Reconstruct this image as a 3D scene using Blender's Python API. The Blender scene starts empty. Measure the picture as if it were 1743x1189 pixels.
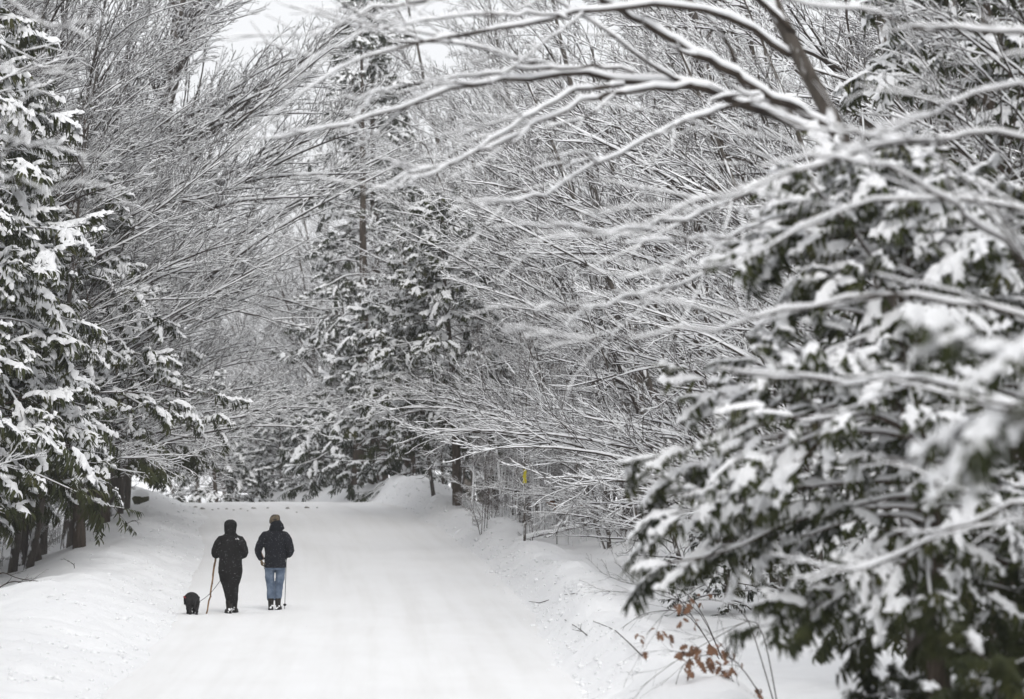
import bpy, bmesh, math, random
import numpy as np
from mathutils import Vector, Matrix

# ------------------------------------------------------------------ camera, sky, sun, exposure
sc = bpy.context.scene
F_PX, IMG_W, IMG_H, HORIZON = 6536.0, 1743.0, 1189.0, 754.0      # focal length, frame and level line of the photograph
CAM_H = 3.2
PITCH = math.atan((HORIZON - IMG_H / 2) / F_PX)
cd = bpy.data.cameras.new('camera'); cam = bpy.data.objects.new('camera', cd)
sc.collection.objects.link(cam); sc.camera = cam
cam.location = (0, 0, CAM_H); cam.rotation_euler = (math.pi / 2 + PITCH, 0, 0)
cd.sensor_width = 36; cd.lens = F_PX / IMG_W * 36; cd.clip_start = 0.5; cd.clip_end = 3000
cd.dof.use_dof = True; cd.dof.focus_distance = 73.0; cd.dof.aperture_fstop = 2.1

w = bpy.data.worlds.new('World'); sc.world = w; w.use_nodes = True
nt = w.node_tree; bg = nt.nodes['Background']
sky = nt.nodes.new('ShaderNodeTexSky'); sky.sky_type = 'NISHITA'; sky.sun_disc = False
sky.sun_elevation = math.radians(42); sky.sun_rotation = math.radians(196)
sky.air_density = 1.0; sky.dust_density = 6.0; sky.ozone_density = 1.0
hs = nt.nodes.new('ShaderNodeHueSaturation'); hs.inputs['Saturation'].default_value = 0.22   # cloud cover: nearly neutral
nt.links.new(sky.outputs[0], hs.inputs['Color'])
cl = nt.nodes.new('ShaderNodeMix'); cl.data_type = 'RGBA'; cl.inputs[0].default_value = 0.85               # even cloud deck over the clear sky
nt.links.new(hs.outputs[0], cl.inputs[6]); cl.inputs[7].default_value = (7.4, 7.5, 7.7, 1)
nt.links.new(cl.outputs[2], bg.inputs[0])
bg.inputs[1].default_value = 0.13

sl = bpy.data.lights.new('sun', 'SUN'); sun = bpy.data.objects.new('sun', sl); sc.collection.objects.link(sun)
sl.energy = 1.3; sl.angle = math.radians(28); sl.color = (1, 0.98, 0.95)
sun.rotation_euler = (math.radians(48), 0, math.radians(16))

sc.view_settings.view_transform = 'Standard'; sc.view_settings.look = 'None'
sc.view_settings.gamma = 1; sc.view_settings.use_curve_mapping = False
sc.view_settings.exposure = 0.21
cy = sc.cycles
cy.max_bounces = 8; cy.diffuse_bounces = 7; cy.glossy_bounces = 2; cy.transmission_bounces = 2; cy.volume_bounces = 0
cy.use_adaptive_sampling = True; cy.adaptive_threshold = 0.02
cy.caustics_reflective = False; cy.caustics_refractive = False

C = sc.collection
RNG = np.random.default_rng(7)
random.seed(7)
pi = math.pi

def at(px, py, d):
    """point of the place seen at a pixel of the photograph, d metres down the road"""
    r = Vector(((px - IMG_W / 2) / F_PX, 1.0, (IMG_H / 2 - py) / F_PX))
    c, s = math.cos(PITCH), math.sin(PITCH)
    v = Vector((r.x, r.y * c - r.z * s, r.y * s + r.z * c))
    return Vector((0, 0, CAM_H)) + v * (d / v.y)

# ------------------------------------------------------------------ materials
def new_mat(name):
    m = bpy.data.materials.new(name); m.use_nodes = True
    return m, m.node_tree, m.node_tree.nodes['Principled BSDF']

def noise(t, scale, detail=3, vec=None, rough=0.55):
    n = t.nodes.new('ShaderNodeTexNoise'); n.inputs['Scale'].default_value = scale
    n.inputs['Detail'].default_value = detail; n.inputs['Roughness'].default_value = rough
    if vec is not None: t.links.new(vec, n.inputs['Vector'])
    return n

def coord(t, scale=(1, 1, 1), out='Object'):
    c = t.nodes.new('ShaderNodeTexCoord'); mp = t.nodes.new('ShaderNodeMapping')
    mp.inputs['Scale'].default_value = scale; t.links.new(c.outputs[out], mp.inputs['Vector'])
    return mp.outputs[0]

def ramp(t, fac, stops):
    r = t.nodes.new('ShaderNodeValToRGB'); e = r.color_ramp.elements
    while len(e) < len(stops): e.new(0.5)
    for el, (p, c) in zip(e, stops): el.position = p; el.color = (*c, 1)
    t.links.new(fac, r.inputs[0]); return r.outputs[0]

def bump(t, b, h, strength, dist):
    n = t.nodes.new('ShaderNodeBump'); n.inputs['Strength'].default_value = strength; n.inputs['Distance'].default_value = dist
    t.links.new(h, n.inputs['Height']); t.links.new(n.outputs[0], b.inputs['Normal'])

def mottled(name, stops, scale=6, stretch=(1, 1, 1), rough=0.85, bstr=0.4, bdist=0.01, spec=0.2, bscale=None):
    m, t, b = new_mat(name)
    v = coord(t, stretch); n = noise(t, scale, 4, v)
    t.links.new(ramp(t, n.outputs[0], stops), b.inputs['Base Color'])
    b.inputs['Roughness'].default_value = rough; b.inputs['Specular IOR Level'].default_value = spec
    if bstr:
        n2 = noise(t, bscale or scale * 4, 3, v); bump(t, b, n2.outputs[0], bstr, bdist)
    return m

M = {}
M['snow'] = mottled('fresh_snow', [(0.3, (.83, .835, .85)), (0.7, (.88, .885, .895))], 2.5, rough=.95, bstr=.5, bdist=.02, spec=.1, bscale=18)
M['twig_snow'] = mottled('clinging_snow', [(0.3, (.80, .805, .82)), (0.7, (.87, .875, .885))], 9, rough=.95, bstr=0, spec=.05)

def ground_snow():
    m, t, b = new_mat('ground_snow')
    v = coord(t)
    n = noise(t, .8, 5, v); n2 = noise(t, 9, 5, v, .65); n3 = noise(t, 24, 4, v, .7)
    base = ramp(t, n.outputs[0], [(.3, (.83, .835, .85)), (.7, (.885, .89, .90))])
    # specks of needles and bark blown onto the snow
    sp = noise(t, 26, 1, v); spk = ramp(t, sp.outputs[0], [(.755, (0, 0, 0)), (.80, (1, 1, 1))])
    mx = t.nodes.new('ShaderNodeMix'); mx.data_type = 'RGBA'
    t.links.new(spk, mx.inputs[0]); t.links.new(base, mx.inputs[6]); mx.inputs[7].default_value = (.50, .47, .43, 1)
    t.links.new(mx.outputs[2], b.inputs['Base Color'])
    ad = t.nodes.new('ShaderNodeMath'); ad.operation = 'ADD'
    t.links.new(n2.outputs[0], ad.inputs[0]); t.links.new(n3.outputs[0], ad.inputs[1])
    bump(t, b, ad.outputs[0], .45, .035)
    b.inputs['Roughness'].default_value = .95; b.inputs['Specular IOR Level'].default_value = .1
    return m
M['ground'] = ground_snow()

def road_snow():
    m, t, b = new_mat('packed_road_snow')
    v = coord(t, (1, 1, 1), 'UV')
    mp = t.nodes.new('ShaderNodeMapping'); mp.inputs['Scale'].default_value = (2.2, .05, 1); t.links.new(v, mp.inputs[0])
    st = noise(t, 1.0, 4, mp.outputs[0], .6)
    mp2 = t.nodes.new('ShaderNodeMapping'); mp2.inputs['Scale'].default_value = (.7, .25, 1); t.links.new(v, mp2.inputs[0])
    bl = noise(t, 1.0, 4, mp2.outputs[0], .6)
    c1 = ramp(t, st.outputs[0], [(.3, (.81, .808, .805)), (.52, (.862, .863, .868)), (.8, (.885, .888, .90))])
    c2 = ramp(t, bl.outputs[0], [(.35, (.955, .952, .948)), (.6, (1, 1, 1))])
    mx = t.nodes.new('ShaderNodeMix'); mx.data_type = 'RGBA'; mx.blend_type = 'MULTIPLY'; mx.inputs[0].default_value = .8
    t.links.new(c1, mx.inputs[6]); t.links.new(c2, mx.inputs[7])
    mp3 = t.nodes.new('ShaderNodeMapping'); mp3.inputs['Scale'].default_value = (9, 4, 1); t.links.new(v, mp3.inputs[0])
    sp = noise(t, 1.0, 2, mp3.outputs[0]); spk = ramp(t, sp.outputs[0], [(.745, (0, 0, 0)), (.79, (1, 1, 1))])
    mx2 = t.nodes.new('ShaderNodeMix'); mx2.data_type = 'RGBA'
    t.links.new(spk, mx2.inputs[0]); t.links.new(mx.outputs[2], mx2.inputs[6]); mx2.inputs[7].default_value = (.60, .57, .53, 1)
    t.links.new(mx2.outputs[2], b.inputs['Base Color'])
    mp4 = t.nodes.new('ShaderNodeMapping'); mp4.inputs['Scale'].default_value = (14, 3, 1); t.links.new(v, mp4.inputs[0])
    n2 = noise(t, 1.0, 5, mp4.outputs[0], .65); bump(t, b, n2.outputs[0], .35, .03)
    b.inputs['Roughness'].default_value = .9; b.inputs['Specular IOR Level'].default_value = .15
    return m
M['road'] = road_snow()

def bark(name, dark, light, snow=.5, side=(-.5, -.75, .5)):
    """bark with wet snow plastered on the windward side"""
    m, t, b = new_mat(name)
    v = coord(t, (6, 6, 1.2)); n = noise(t, 3, 5, v, .65)
    base = ramp(t, n.outputs[0], [(.3, dark), (.7, light)])
    g = t.nodes.new('ShaderNodeNewGeometry'); dp = t.nodes.new('ShaderNodeVectorMath'); dp.operation = 'DOT_PRODUCT'
    t.links.new(g.outputs['Normal'], dp.inputs[0]); dp.inputs[1].default_value = side
    n2 = noise(t, 3.5, 4, coord(t, (1, 1, .5)), .6)
    ad = t.nodes.new('ShaderNodeMath'); ad.operation = 'MULTIPLY_ADD'
    t.links.new(dp.outputs['Value'], ad.inputs[0]); ad.inputs[1].default_value = .33; t.links.new(n2.outputs[0], ad.inputs[2])
    f = ramp(t, ad.outputs[0], [(1.0 - .45 * snow - .05, (0, 0, 0)), (1.0 - .45 * snow + .03, (1, 1, 1))])
    mx = t.nodes.new('ShaderNodeMix'); mx.data_type = 'RGBA'
    t.links.new(f, mx.inputs[0]); t.links.new(base, mx.inputs[6]); mx.inputs[7].default_value = (.84, .845, .86, 1)
    t.links.new(mx.outputs[2], b.inputs['Base Color'])
    b.inputs['Roughness'].default_value = .9; b.inputs['Specular IOR Level'].default_value = .15
    bump(t, b, n.outputs[0], .6, .02)
    return m
M['bark'] = bark('grey_bark', (.040, .033, .028), (.12, .105, .09), .36)
M['bark_cedar'] = bark('cedar_bark', (.038, .029, .022), (.115, .09, .07), .25)
M['bark_white'] = bark('snow_plastered_bark', (.07, .06, .05), (.16, .14, .12), 1.0)
M['twig'] = mottled('twig_bark', [(.3, (.020, .015, .012)), (.7, (.058, .044, .034))], 5, rough=.85, bstr=0)
M['twig_brown'] = mottled('brown_twig_bark', [(.3, (.035, .023, .017)), (.7, (.09, .062, .046))], 5, rough=.85, bstr=0)
M['green'] = mottled('cedar_foliage', [(.3, (.018, .024, .007)), (.55, (.038, .044, .011)), (.8, (.075, .068, .020))], 2.2, rough=.7, bstr=0, spec=.25)
M['green_far'] = mottled('hemlock_foliage', [(.3, (.018, .026, .014)), (.7, (.048, .054, .028))], 1.5, rough=.75, bstr=0)
M['leaf'] = mottled('dry_oak_leaf', [(.3, (.11, .055, .032)), (.7, (.25, .135, .078))], 9, rough=.6, bstr=.2, bdist=.003)
M['needle_brown'] = mottled('dry_brown_leaves', [(.3, (.20, .10, .045)), (.7, (.34, .19, .09))], 6, rough=.7, bstr=0)

# ------------------------------------------------------------------ mesh helpers
def mesh(name, V, quads=None, tris=None, mat=None, smooth=True):
    V = np.asarray(V, np.float32).reshape(-1, 3)
    q = np.zeros((0, 4), np.int32) if quads is None else np.asarray(quads, np.int32).reshape(-1, 4)
    t = np.zeros((0, 3), np.int32) if tris is None else np.asarray(tris, np.int32).reshape(-1, 3)
    me = bpy.data.meshes.new(name)
    me.vertices.add(len(V)); me.vertices.foreach_set('co', V.ravel())
    nl = 4 * len(q) + 3 * len(t)
    me.loops.add(nl); me.polygons.add(len(q) + len(t))
    me.loops.foreach_set('vertex_index', np.concatenate([q.ravel(), t.ravel()]))
    ls = np.concatenate([np.arange(len(q)) * 4, 4 * len(q) + np.arange(len(t)) * 3])
    me.polygons.foreach_set('loop_start', ls.astype(np.int32))
    me.polygons.foreach_set('use_smooth', np.full(len(ls), smooth, bool))
    me.update(calc_edges=True); me.validate()
    if mat is not None: me.materials.append(mat)
    return me

def obj(name, data, parent=None, loc=(0, 0, 0), rot=(0, 0, 0)):
    o = bpy.data.objects.new(name, data); C.objects.link(o)
    if parent is not None: o.parent = parent
    o.location = loc; o.rotation_euler = rot
    return o

def tag(o, label=None, cat=None, group=None, kind=None):
    if label: o['label'] = label
    if cat: o['category'] = cat
    if group: o['group'] = group
    if kind: o['kind'] = kind
    return o

class Buf:
    def __init__(s): s.V, s.Q, s.T, s.n = [], [], [], 0
    def add(s, V, Q=None, T=None):
        V = np.asarray(V, np.float32).reshape(-1, 3)
        if Q is not None and len(Q): s.Q.append(np.asarray(Q, np.int32).reshape(-1, 4) + s.n)
        if T is not None and len(T): s.T.append(np.asarray(T, np.int32).reshape(-1, 3) + s.n)
        s.V.append(V); s.n += len(V)
    def mesh(s, name, mat=None, smooth=True):
        if not s.V: return mesh(name, np.zeros((0, 3)), mat=mat)
        return mesh(name, np.concatenate(s.V), np.concatenate(s.Q) if s.Q else None, np.concatenate(s.T) if s.T else None, mat, smooth)

def nrm(v): return v / np.maximum(np.linalg.norm(v, axis=-1, keepdims=True), 1e-9)

def frames(P):
    T = np.empty_like(P); T[:, 1:-1] = P[:, 2:] - P[:, :-2]; T[:, 0] = P[:, 1] - P[:, 0]; T[:, -1] = P[:, -1] - P[:, -2]
    T = nrm(T)
    ref = np.zeros_like(T); steep = np.abs(T[..., 2]).mean(1) > .8
    ref[..., 2] = 1; ref[steep] = (1, 0, 0)
    S = nrm(np.cross(T, ref)); U = np.cross(S, T)
    return T, S, U

def ring_faces(B, n, k, closed=True):
    b = np.arange(B)[:, None, None] * n * k; i = np.arange(n - 1)[None, :, None] * k
    j = np.arange(k if closed else k - 1)[None, None, :]; j2 = (j + 1) % k
    q = np.stack([b + i + j, b + i + j2, b + i + k + j2, b + i + k + j], -1)
    return q.reshape(-1, 4)

def tubes(buf, P, R, k=4):
    P = np.asarray(P, float); R = np.asarray(R, float)
    B, n, _ = P.shape
    T, S, U = frames(P)
    a = np.arange(k) / k * 2 * pi + pi / k
    V = P[:, :, None] + R[..., None, None] * (np.cos(a)[:, None] * S[:, :, None] + np.sin(a)[:, None] * U[:, :, None])
    buf.add(V, ring_faces(B, n, k))

def snow_on(buf, P, R, depth, rng, wide=1.0, gaps=.08, k=4, add=.002):
    """a ridge of snow lying along the top of each branch"""
    P = np.asarray(P, float); R = np.asarray(R, float); B, n, _ = P.shape
    T, S, U = frames(P)
    hz = np.clip(1 - T[..., 2] ** 2, 0, 1)
    fl = np.sqrt(np.clip(1 - T[..., 2:3] ** 2, 1e-6, 1))
    S = nrm(np.cross(T, np.broadcast_to(np.array([0., 0, 1]), T.shape)) + 1e-6)
    var = rng.uniform(.55, 1.35, (B, n)) * (rng.random((B, n)) > gaps)
    fac = np.clip((hz - .12) / .5, 0, 1) * var
    h = depth * fac * (0.45 + .55 * np.clip(R / .02, 0, 1.6)); h[:, -1] *= .4
    wd = (R * wide + add) * np.clip(fac * 3, 0, 1)
    if k == 3: sec = [(-1, 0.0), (0, 1.0), (1, 0.0)]
    else: sec = [(-1, 0.05), (-.6, .85), (.6, .85), (1, 0.05)]
    V = np.stack([P + S * (c * wd)[..., None] + np.array([0, 0, 1.]) * ((R * (.25 if abs(c) == 1 else .8)) * fl[..., 0] * np.clip(fac * 3, 0, 1) + z * h)[..., None] for c, z in sec], 2)
    buf.add(V, ring_faces(B, n, len(sec)))

def grow_lines(rng, start, d, L, n, trop, wig):
    P = [start]; d = nrm(d); step = (L / (n - 1))[:, None]
    for i in range(n - 1):
        tr = trop(i / (n - 1)) if callable(trop) else trop
        d = nrm(d + np.asarray(tr) + rng.normal(0, wig, d.shape)); P.append(P[-1] + d * step)
    return np.stack(P, 1)

def children(rng, P, R, m, t0, t1, ang, lenf, n, trop, wig, rmin, rfac=.62, up=.25, taper=.4):
    B, N, _ = P.shape
    t = (np.arange(m)[None] + rng.uniform(.05, .95, (B, m))) / m * (t1 - t0) + t0
    f = t * (N - 1); i = np.clip(f.astype(int), 0, N - 2); fr = (f - i)[..., None]
    bi = np.arange(B)[:, None]
    pos = P[bi, i] * (1 - fr) + P[bi, i + 1] * fr
    r = (R[bi, i] * (1 - fr[..., 0]) + R[bi, i + 1] * fr[..., 0])
    T, S, U = frames(P); T, S, U = T[bi, i], S[bi, i], U[bi, i]
    sgn = np.where((np.arange(m)[None] + rng.integers(0, 2, (B, 1))) % 2 == 0, 1, -1)
    phi = rng.normal(0, .7, (B, m)); th = rng.uniform(ang[0], ang[1], (B, m))
    lat = nrm(S * (sgn * np.cos(phi))[..., None] + U * (np.sin(phi) + up)[..., None])
    d = T * np.cos(th)[..., None] + lat * np.sin(th)[..., None]
    PL = np.linalg.norm(np.diff(P, axis=1), axis=2).sum(1)[:, None]
    L = lenf(PL, t, rng)
    pos = pos.reshape(-1, 3); d = d.reshape(-1, 3); L = np.broadcast_to(L, (B, m)).reshape(-1)
    Q = grow_lines(rng, pos, d, L, n, trop, wig)
    r0 = np.maximum(r.reshape(-1) * rfac, rmin)
    R2 = np.maximum(r0[:, None] * np.linspace(1, taper, n)[None], rmin * .8)
    return Q, R2

# ------------------------------------------------------------------ terrain
_G = {}
def vnoise(x, y, seed):
    if seed not in _G:
        G = np.random.default_rng(seed).random((257, 257)); G[256] = G[0]; G[:, 256] = G[:, 0]; _G[seed] = G
    G = _G[seed]
    xi = np.floor(x).astype(int); yi = np.floor(y).astype(int); fx = x - xi; fy = y - yi
    fx = fx * fx * (3 - 2 * fx); fy = fy * fy * (3 - 2 * fy); xi %= 256; yi %= 256
    return (G[xi, yi] * (1 - fx) + G[xi + 1, yi] * fx) * (1 - fy) + (G[xi, yi + 1] * (1 - fx) + G[xi + 1, yi + 1] * fx) * fy - .5

def fbm(x, y, seed, oct=4, g=.5):
    a, s = 1, 0
    for o in range(oct): s = s + a * vnoise(x * 2 ** o + 13.7 * o, y * 2 ** o + 5.1 * o, seed + o); a *= g
    return s

_Y = np.linspace(-150, 1000, 4601)
def smooth_tab(pts, width=24):
    a = np.array(pts, float); v = np.interp(_Y, a[:, 0], a[:, 1])
    k = np.hanning(2 * width + 3); k /= k.sum()
    return np.convolve(np.pad(v, width + 1, mode='edge'), k, 'valid')
T_Z = smooth_tab([(-150, 1.8), (0, 1.45), (12, .8), (25, .3), (42, .05), (60, 0), (73, 0), (90, .45), (109, 1.27), (117, 1.40), (124, 1.30), (150, .2), (1000, .2)])
T_XC = smooth_tab([(-150, 1.2), (0, -.9), (48, -2.1), (72.6, -2.95), (92, -4.1), (109, -5.75), (125, -8.4), (145, -15), (175, -29), (220, -55), (1000, -600)])
T_HW = smooth_tab([(-150, 3.0), (48, 2.95), (72, 3.35), (92, 3.3), (109, 3.2), (1000, 3.2)])
T_FL = smooth_tab([(-150, 1.2), (40, .05), (70, .05), (85, .13), (100, .38), (115, .75), (125, .75), (150, .2), (1000, .2)])
T_FR = smooth_tab([(-150, 1.4), (0, 1.2), (20, .4), (40, .05), (70, .1), (85, .45), (95, 1.0), (105, 1.25), (118, 1.2), (126, 1.05), (150, .2), (1000, .2)])
def tab(t, y): return np.interp(y, _Y, t)
def sstep(a, b, x):
    t = np.clip((x - a) / (b - a), 0, 1); return t * t * (3 - 2 * t)

def ground_z(x, y):
    x = np.asarray(x, float); y = np.asarray(y, float)
    u = x - tab(T_XC, y); hw = tab(T_HW, y); s = np.abs(u) - hw; rz = tab(T_Z, y); left = u < 0
    wob = .35 * fbm(y * .12, u * 0 + 3, 11, 2); s = s + wob * 1.2
    fl = np.where(left, tab(T_FL, y), tab(T_FR, y))
    amp = np.where(left, .44, .56) * (1 + .7 * fbm(y * .22, x * .1, 21, 3)) * (.35 + .65 * sstep(34, 50, y))
    bankl = amp * sstep(-.4, 1.7, s) * (1 - .75 * sstep(2.0, 4.4, s))
    bankr = amp * sstep(-.1, .75, s) * (1 - .95 * sstep(.95, 2.2, s))
    bank = np.where(left, bankl, bankr)
    base = rz + (fl - rz) * np.where(left, sstep(1.2, 4.6, s), sstep(1.0, 4.0, s))
    far = sstep(1.5, 4, s)
    z = base + bank
    z += far * np.where(left, .22, .10) * fbm(x * .35, y * .35, 31, 3)
    clod = sstep(-.25, .3, s) * (1 - sstep(1.5, 4, s) * .75)
    z += clod * (.14 * fbm(x * 1.6, y * 1.0, 41, 4) + np.where(left, .07, .16) * np.maximum(fbm(x * 4.5, y * 3.2, 51, 3), -.1))
    # bank mound on the outside of the far bend
    z += .12 * np.exp(-(((x + 3.2) / 3.0) ** 2 + ((y - 121) / 5) ** 2)) * (1 + .5 * fbm(x * .8, y * .5, 91, 3)) * (s > -.5) * sstep(-.5, .8, s)
    return np.where(s < 0, z - .10 * sstep(0, -.5, s), z)

def graded(segs):
    out = []
    for a, b, st in segs: out.append(np.arange(a, b, st))
    out.append([segs[-1][1]]); return np.concatenate(out)
gx = graded([(-900, -100, 50), (-100, -30, 5), (-30, -14, .6), (-14, 6, .15), (6, 20, .6), (20, 100, 5), (100, 900, 50)])
gy = graded([(-140, 20, 8), (20, 44, .6), (44, 92, .16), (92, 126, .25), (126, 160, 1), (160, 300, 7), (300, 950, 50)])
X, Y = np.meshgrid(gx, gy, indexing='xy'); Z = ground_z(X, Y)
ny, nx = X.shape
ii = (np.arange(ny - 1)[:, None] * nx + np.arange(nx - 1)[None])
ground = obj('ground', mesh('ground', np.stack([X, Y, Z], -1), np.stack([ii, ii + 1, ii + nx + 1, ii + nx], -1), mat=M['ground']))
tag(ground, 'snow covered forest floor with ploughed snowbanks along the road', kind='structure')

def road_z(u, y):
    hw = tab(T_HW, y)
    z = tab(T_Z, y) + .012 * fbm(u * 2.0, y * .10, 61, 3) + .02 * fbm(u * .6, y * .2, 71, 2)
    for c in (-1.9, -.35, .9, 2.3):                       # shallow wheel ruts
        z -= .022 * np.exp(-((u - c - .25 * fbm(y * .05, y * 0 + c, 81, 2)) / .28) ** 2)
    return z - .08 * sstep(hw - .15, hw + .45, np.abs(u))
ry = graded([(-140, 40, 4), (40, 95, .25), (95, 130, .4), (130, 240, 3)]); ru = np.linspace(-1, 1, 81)
RY, RU = np.meshgrid(ry, ru, indexing='ij'); U_ = RU * (tab(T_HW, RY) + .45)
dx = np.gradient(tab(T_XC, ry), ry)[:, None]; nl = np.sqrt(1 + dx ** 2)
RX = tab(T_XC, RY) + U_ / nl; RYY = RY - U_ * dx / nl
RZ = road_z(U_, RY) + .012
n0, n1 = RX.shape; ii = (np.arange(n0 - 1)[:, None] * n1 + np.arange(n1 - 1)[None])
rq = np.stack([ii, ii + 1, ii + n1 + 1, ii + n1], -1).reshape(-1, 4)
rme = mesh('road', np.stack([RX, RYY, RZ], -1), rq[:, ::-1], mat=M['road'])
uvl = rme.uv_layers.new(name='UVMap'); li = np.empty(len(rme.loops), np.int32); rme.loops.foreach_get('vertex_index', li)
uvl.data.foreach_set('uv', np.stack([U_.ravel()[li], RY.ravel()[li]], -1).astype(np.float32).ravel())
road = obj('road', rme); tag(road, 'snow packed country road with faint wheel tracks', kind='structure')
def road_at(x, y):
    return float(road_z(np.array(x - tab(T_XC, y)), np.array(float(y))) + .012)
def gz(x, y): return float(ground_z(np.array([x]), np.array([y]))[0])

# ------------------------------------------------------------------ trees: shapes
def bare_tree(seed, H, r0, nl, z0, Lmax, el, kappa, counts=(9, 6, 4), arch=-.05, lean=.02, depth=.025, side=.03, topf=.62, mats=('bark', 'twig', 'twig_snow'), forks=1):
    rng = np.random.default_rng(seed)
    tr, cr, sn = Buf(), Buf(), Buf()
    stems = forks
    d0 = np.stack([np.concatenate([rng.normal(lean * 2, .10 if stems > 1 else .03, 1), rng.normal(0, .10 if stems > 1 else .03, 1), [1.]]) for _ in range(stems)])
    st = np.zeros((stems, 3)); st[:, :2] = rng.normal(0, .12 if stems > 1 else 0, (stems, 2)); st[:, 2] = -.4
    Pt = grow_lines(rng, st, d0, np.full(stems, H + .4) * rng.uniform(.8, 1, stems), 14, (lean * .25, 0, .02), .035)
    Rt = r0 * np.linspace(1, .12, 14)[None] * np.ones((stems, 1)) / math.sqrt(stems); Rt[:, 0] *= 1.25
    tubes(tr, Pt, Rt, 9)
    t = z0 / H + (1 - z0 / H) * (np.arange(nl) + rng.random(nl)) / nl * .98
    f = t * 13; i = np.clip(f.astype(int), 0, 12); fr = (f - i)[:, None]; si = rng.integers(0, stems, nl)
    pos = Pt[si, i] * (1 - fr) + Pt[si, i + 1] * fr; rr = Rt[si, i] * (1 - fr[:, 0]) + Rt[si, i + 1] * fr[:, 0]
    az = rng.vonmises(0, kappa, nl); e = np.radians(el[0] + (el[1] - el[0]) * t + rng.normal(0, 8, nl))
    d = np.stack([np.cos(az) * np.cos(e), np.sin(az) * np.cos(e), np.sin(e)], -1)
    L = Lmax * (1 - topf * t) * rng.uniform(.65, 1.1, nl) * (.62 + .38 * np.cos(az))
    L = np.maximum(L, .8)
    trop = lambda s: (side, 0, arch * (.4 + 1.2 * s))
    P1 = grow_lines(rng, pos, d, L, 10, trop, .07)
    r1 = np.clip(rr * .55, .012, .05); R1 = r1[:, None] * np.linspace(1, .16, 10)[None]; R1 = np.maximum(R1, .005)
    tubes(cr, P1, R1, 5); snow_on(sn, P1, R1, depth * 1.5, rng, gaps=.04)
    P2, R2 = children(rng, P1, R1, counts[0], .10, .97, (.35, .75), lambda PL, t, g: PL * .46 * (1.1 - .7 * t) * g.uniform(.6, 1.15, t.shape), 7, lambda s: (side * .6, 0, arch * .5 + .02), .09, .0075)
    tubes(cr, P2, R2, 4); snow_on(sn, P2, R2, depth, rng, gaps=.06)
    P3, R3 = children(rng, P2, R2, counts[1], .12, .98, (.4, .85), lambda PL, t, g: np.maximum(PL * .45 * (1.1 - .6 * t), .16) * g.uniform(.6, 1.2, t.shape), 5, (side * .4, 0, .02), .11, .006)
    tubes(cr, P3, R3, 3); snow_on(sn, P3, R3, depth * .95, rng, gaps=.10, k=3)
    if counts[2]:
        P4, R4 = children(rng, P3, R3, counts[2], .15, 1., (.4, .9), lambda PL, t, g: np.maximum(PL * .5, .10) * g.uniform(.6, 1.2, t.shape), 3, (side * .3, 0, .03), .12, .0045)
        tubes(cr, P4, R4, 3); snow_on(sn, P4, R4, depth * .8, rng, gaps=.15, k=3)
    nm = 'bare_tree'
    return {'trunk': tr.mesh('trunk', M[mats[0]]), 'crown': cr.mesh('crown', M[mats[1]]), 'snow_cover': sn.mesh('snow_cover', M[mats[2]])}

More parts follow.
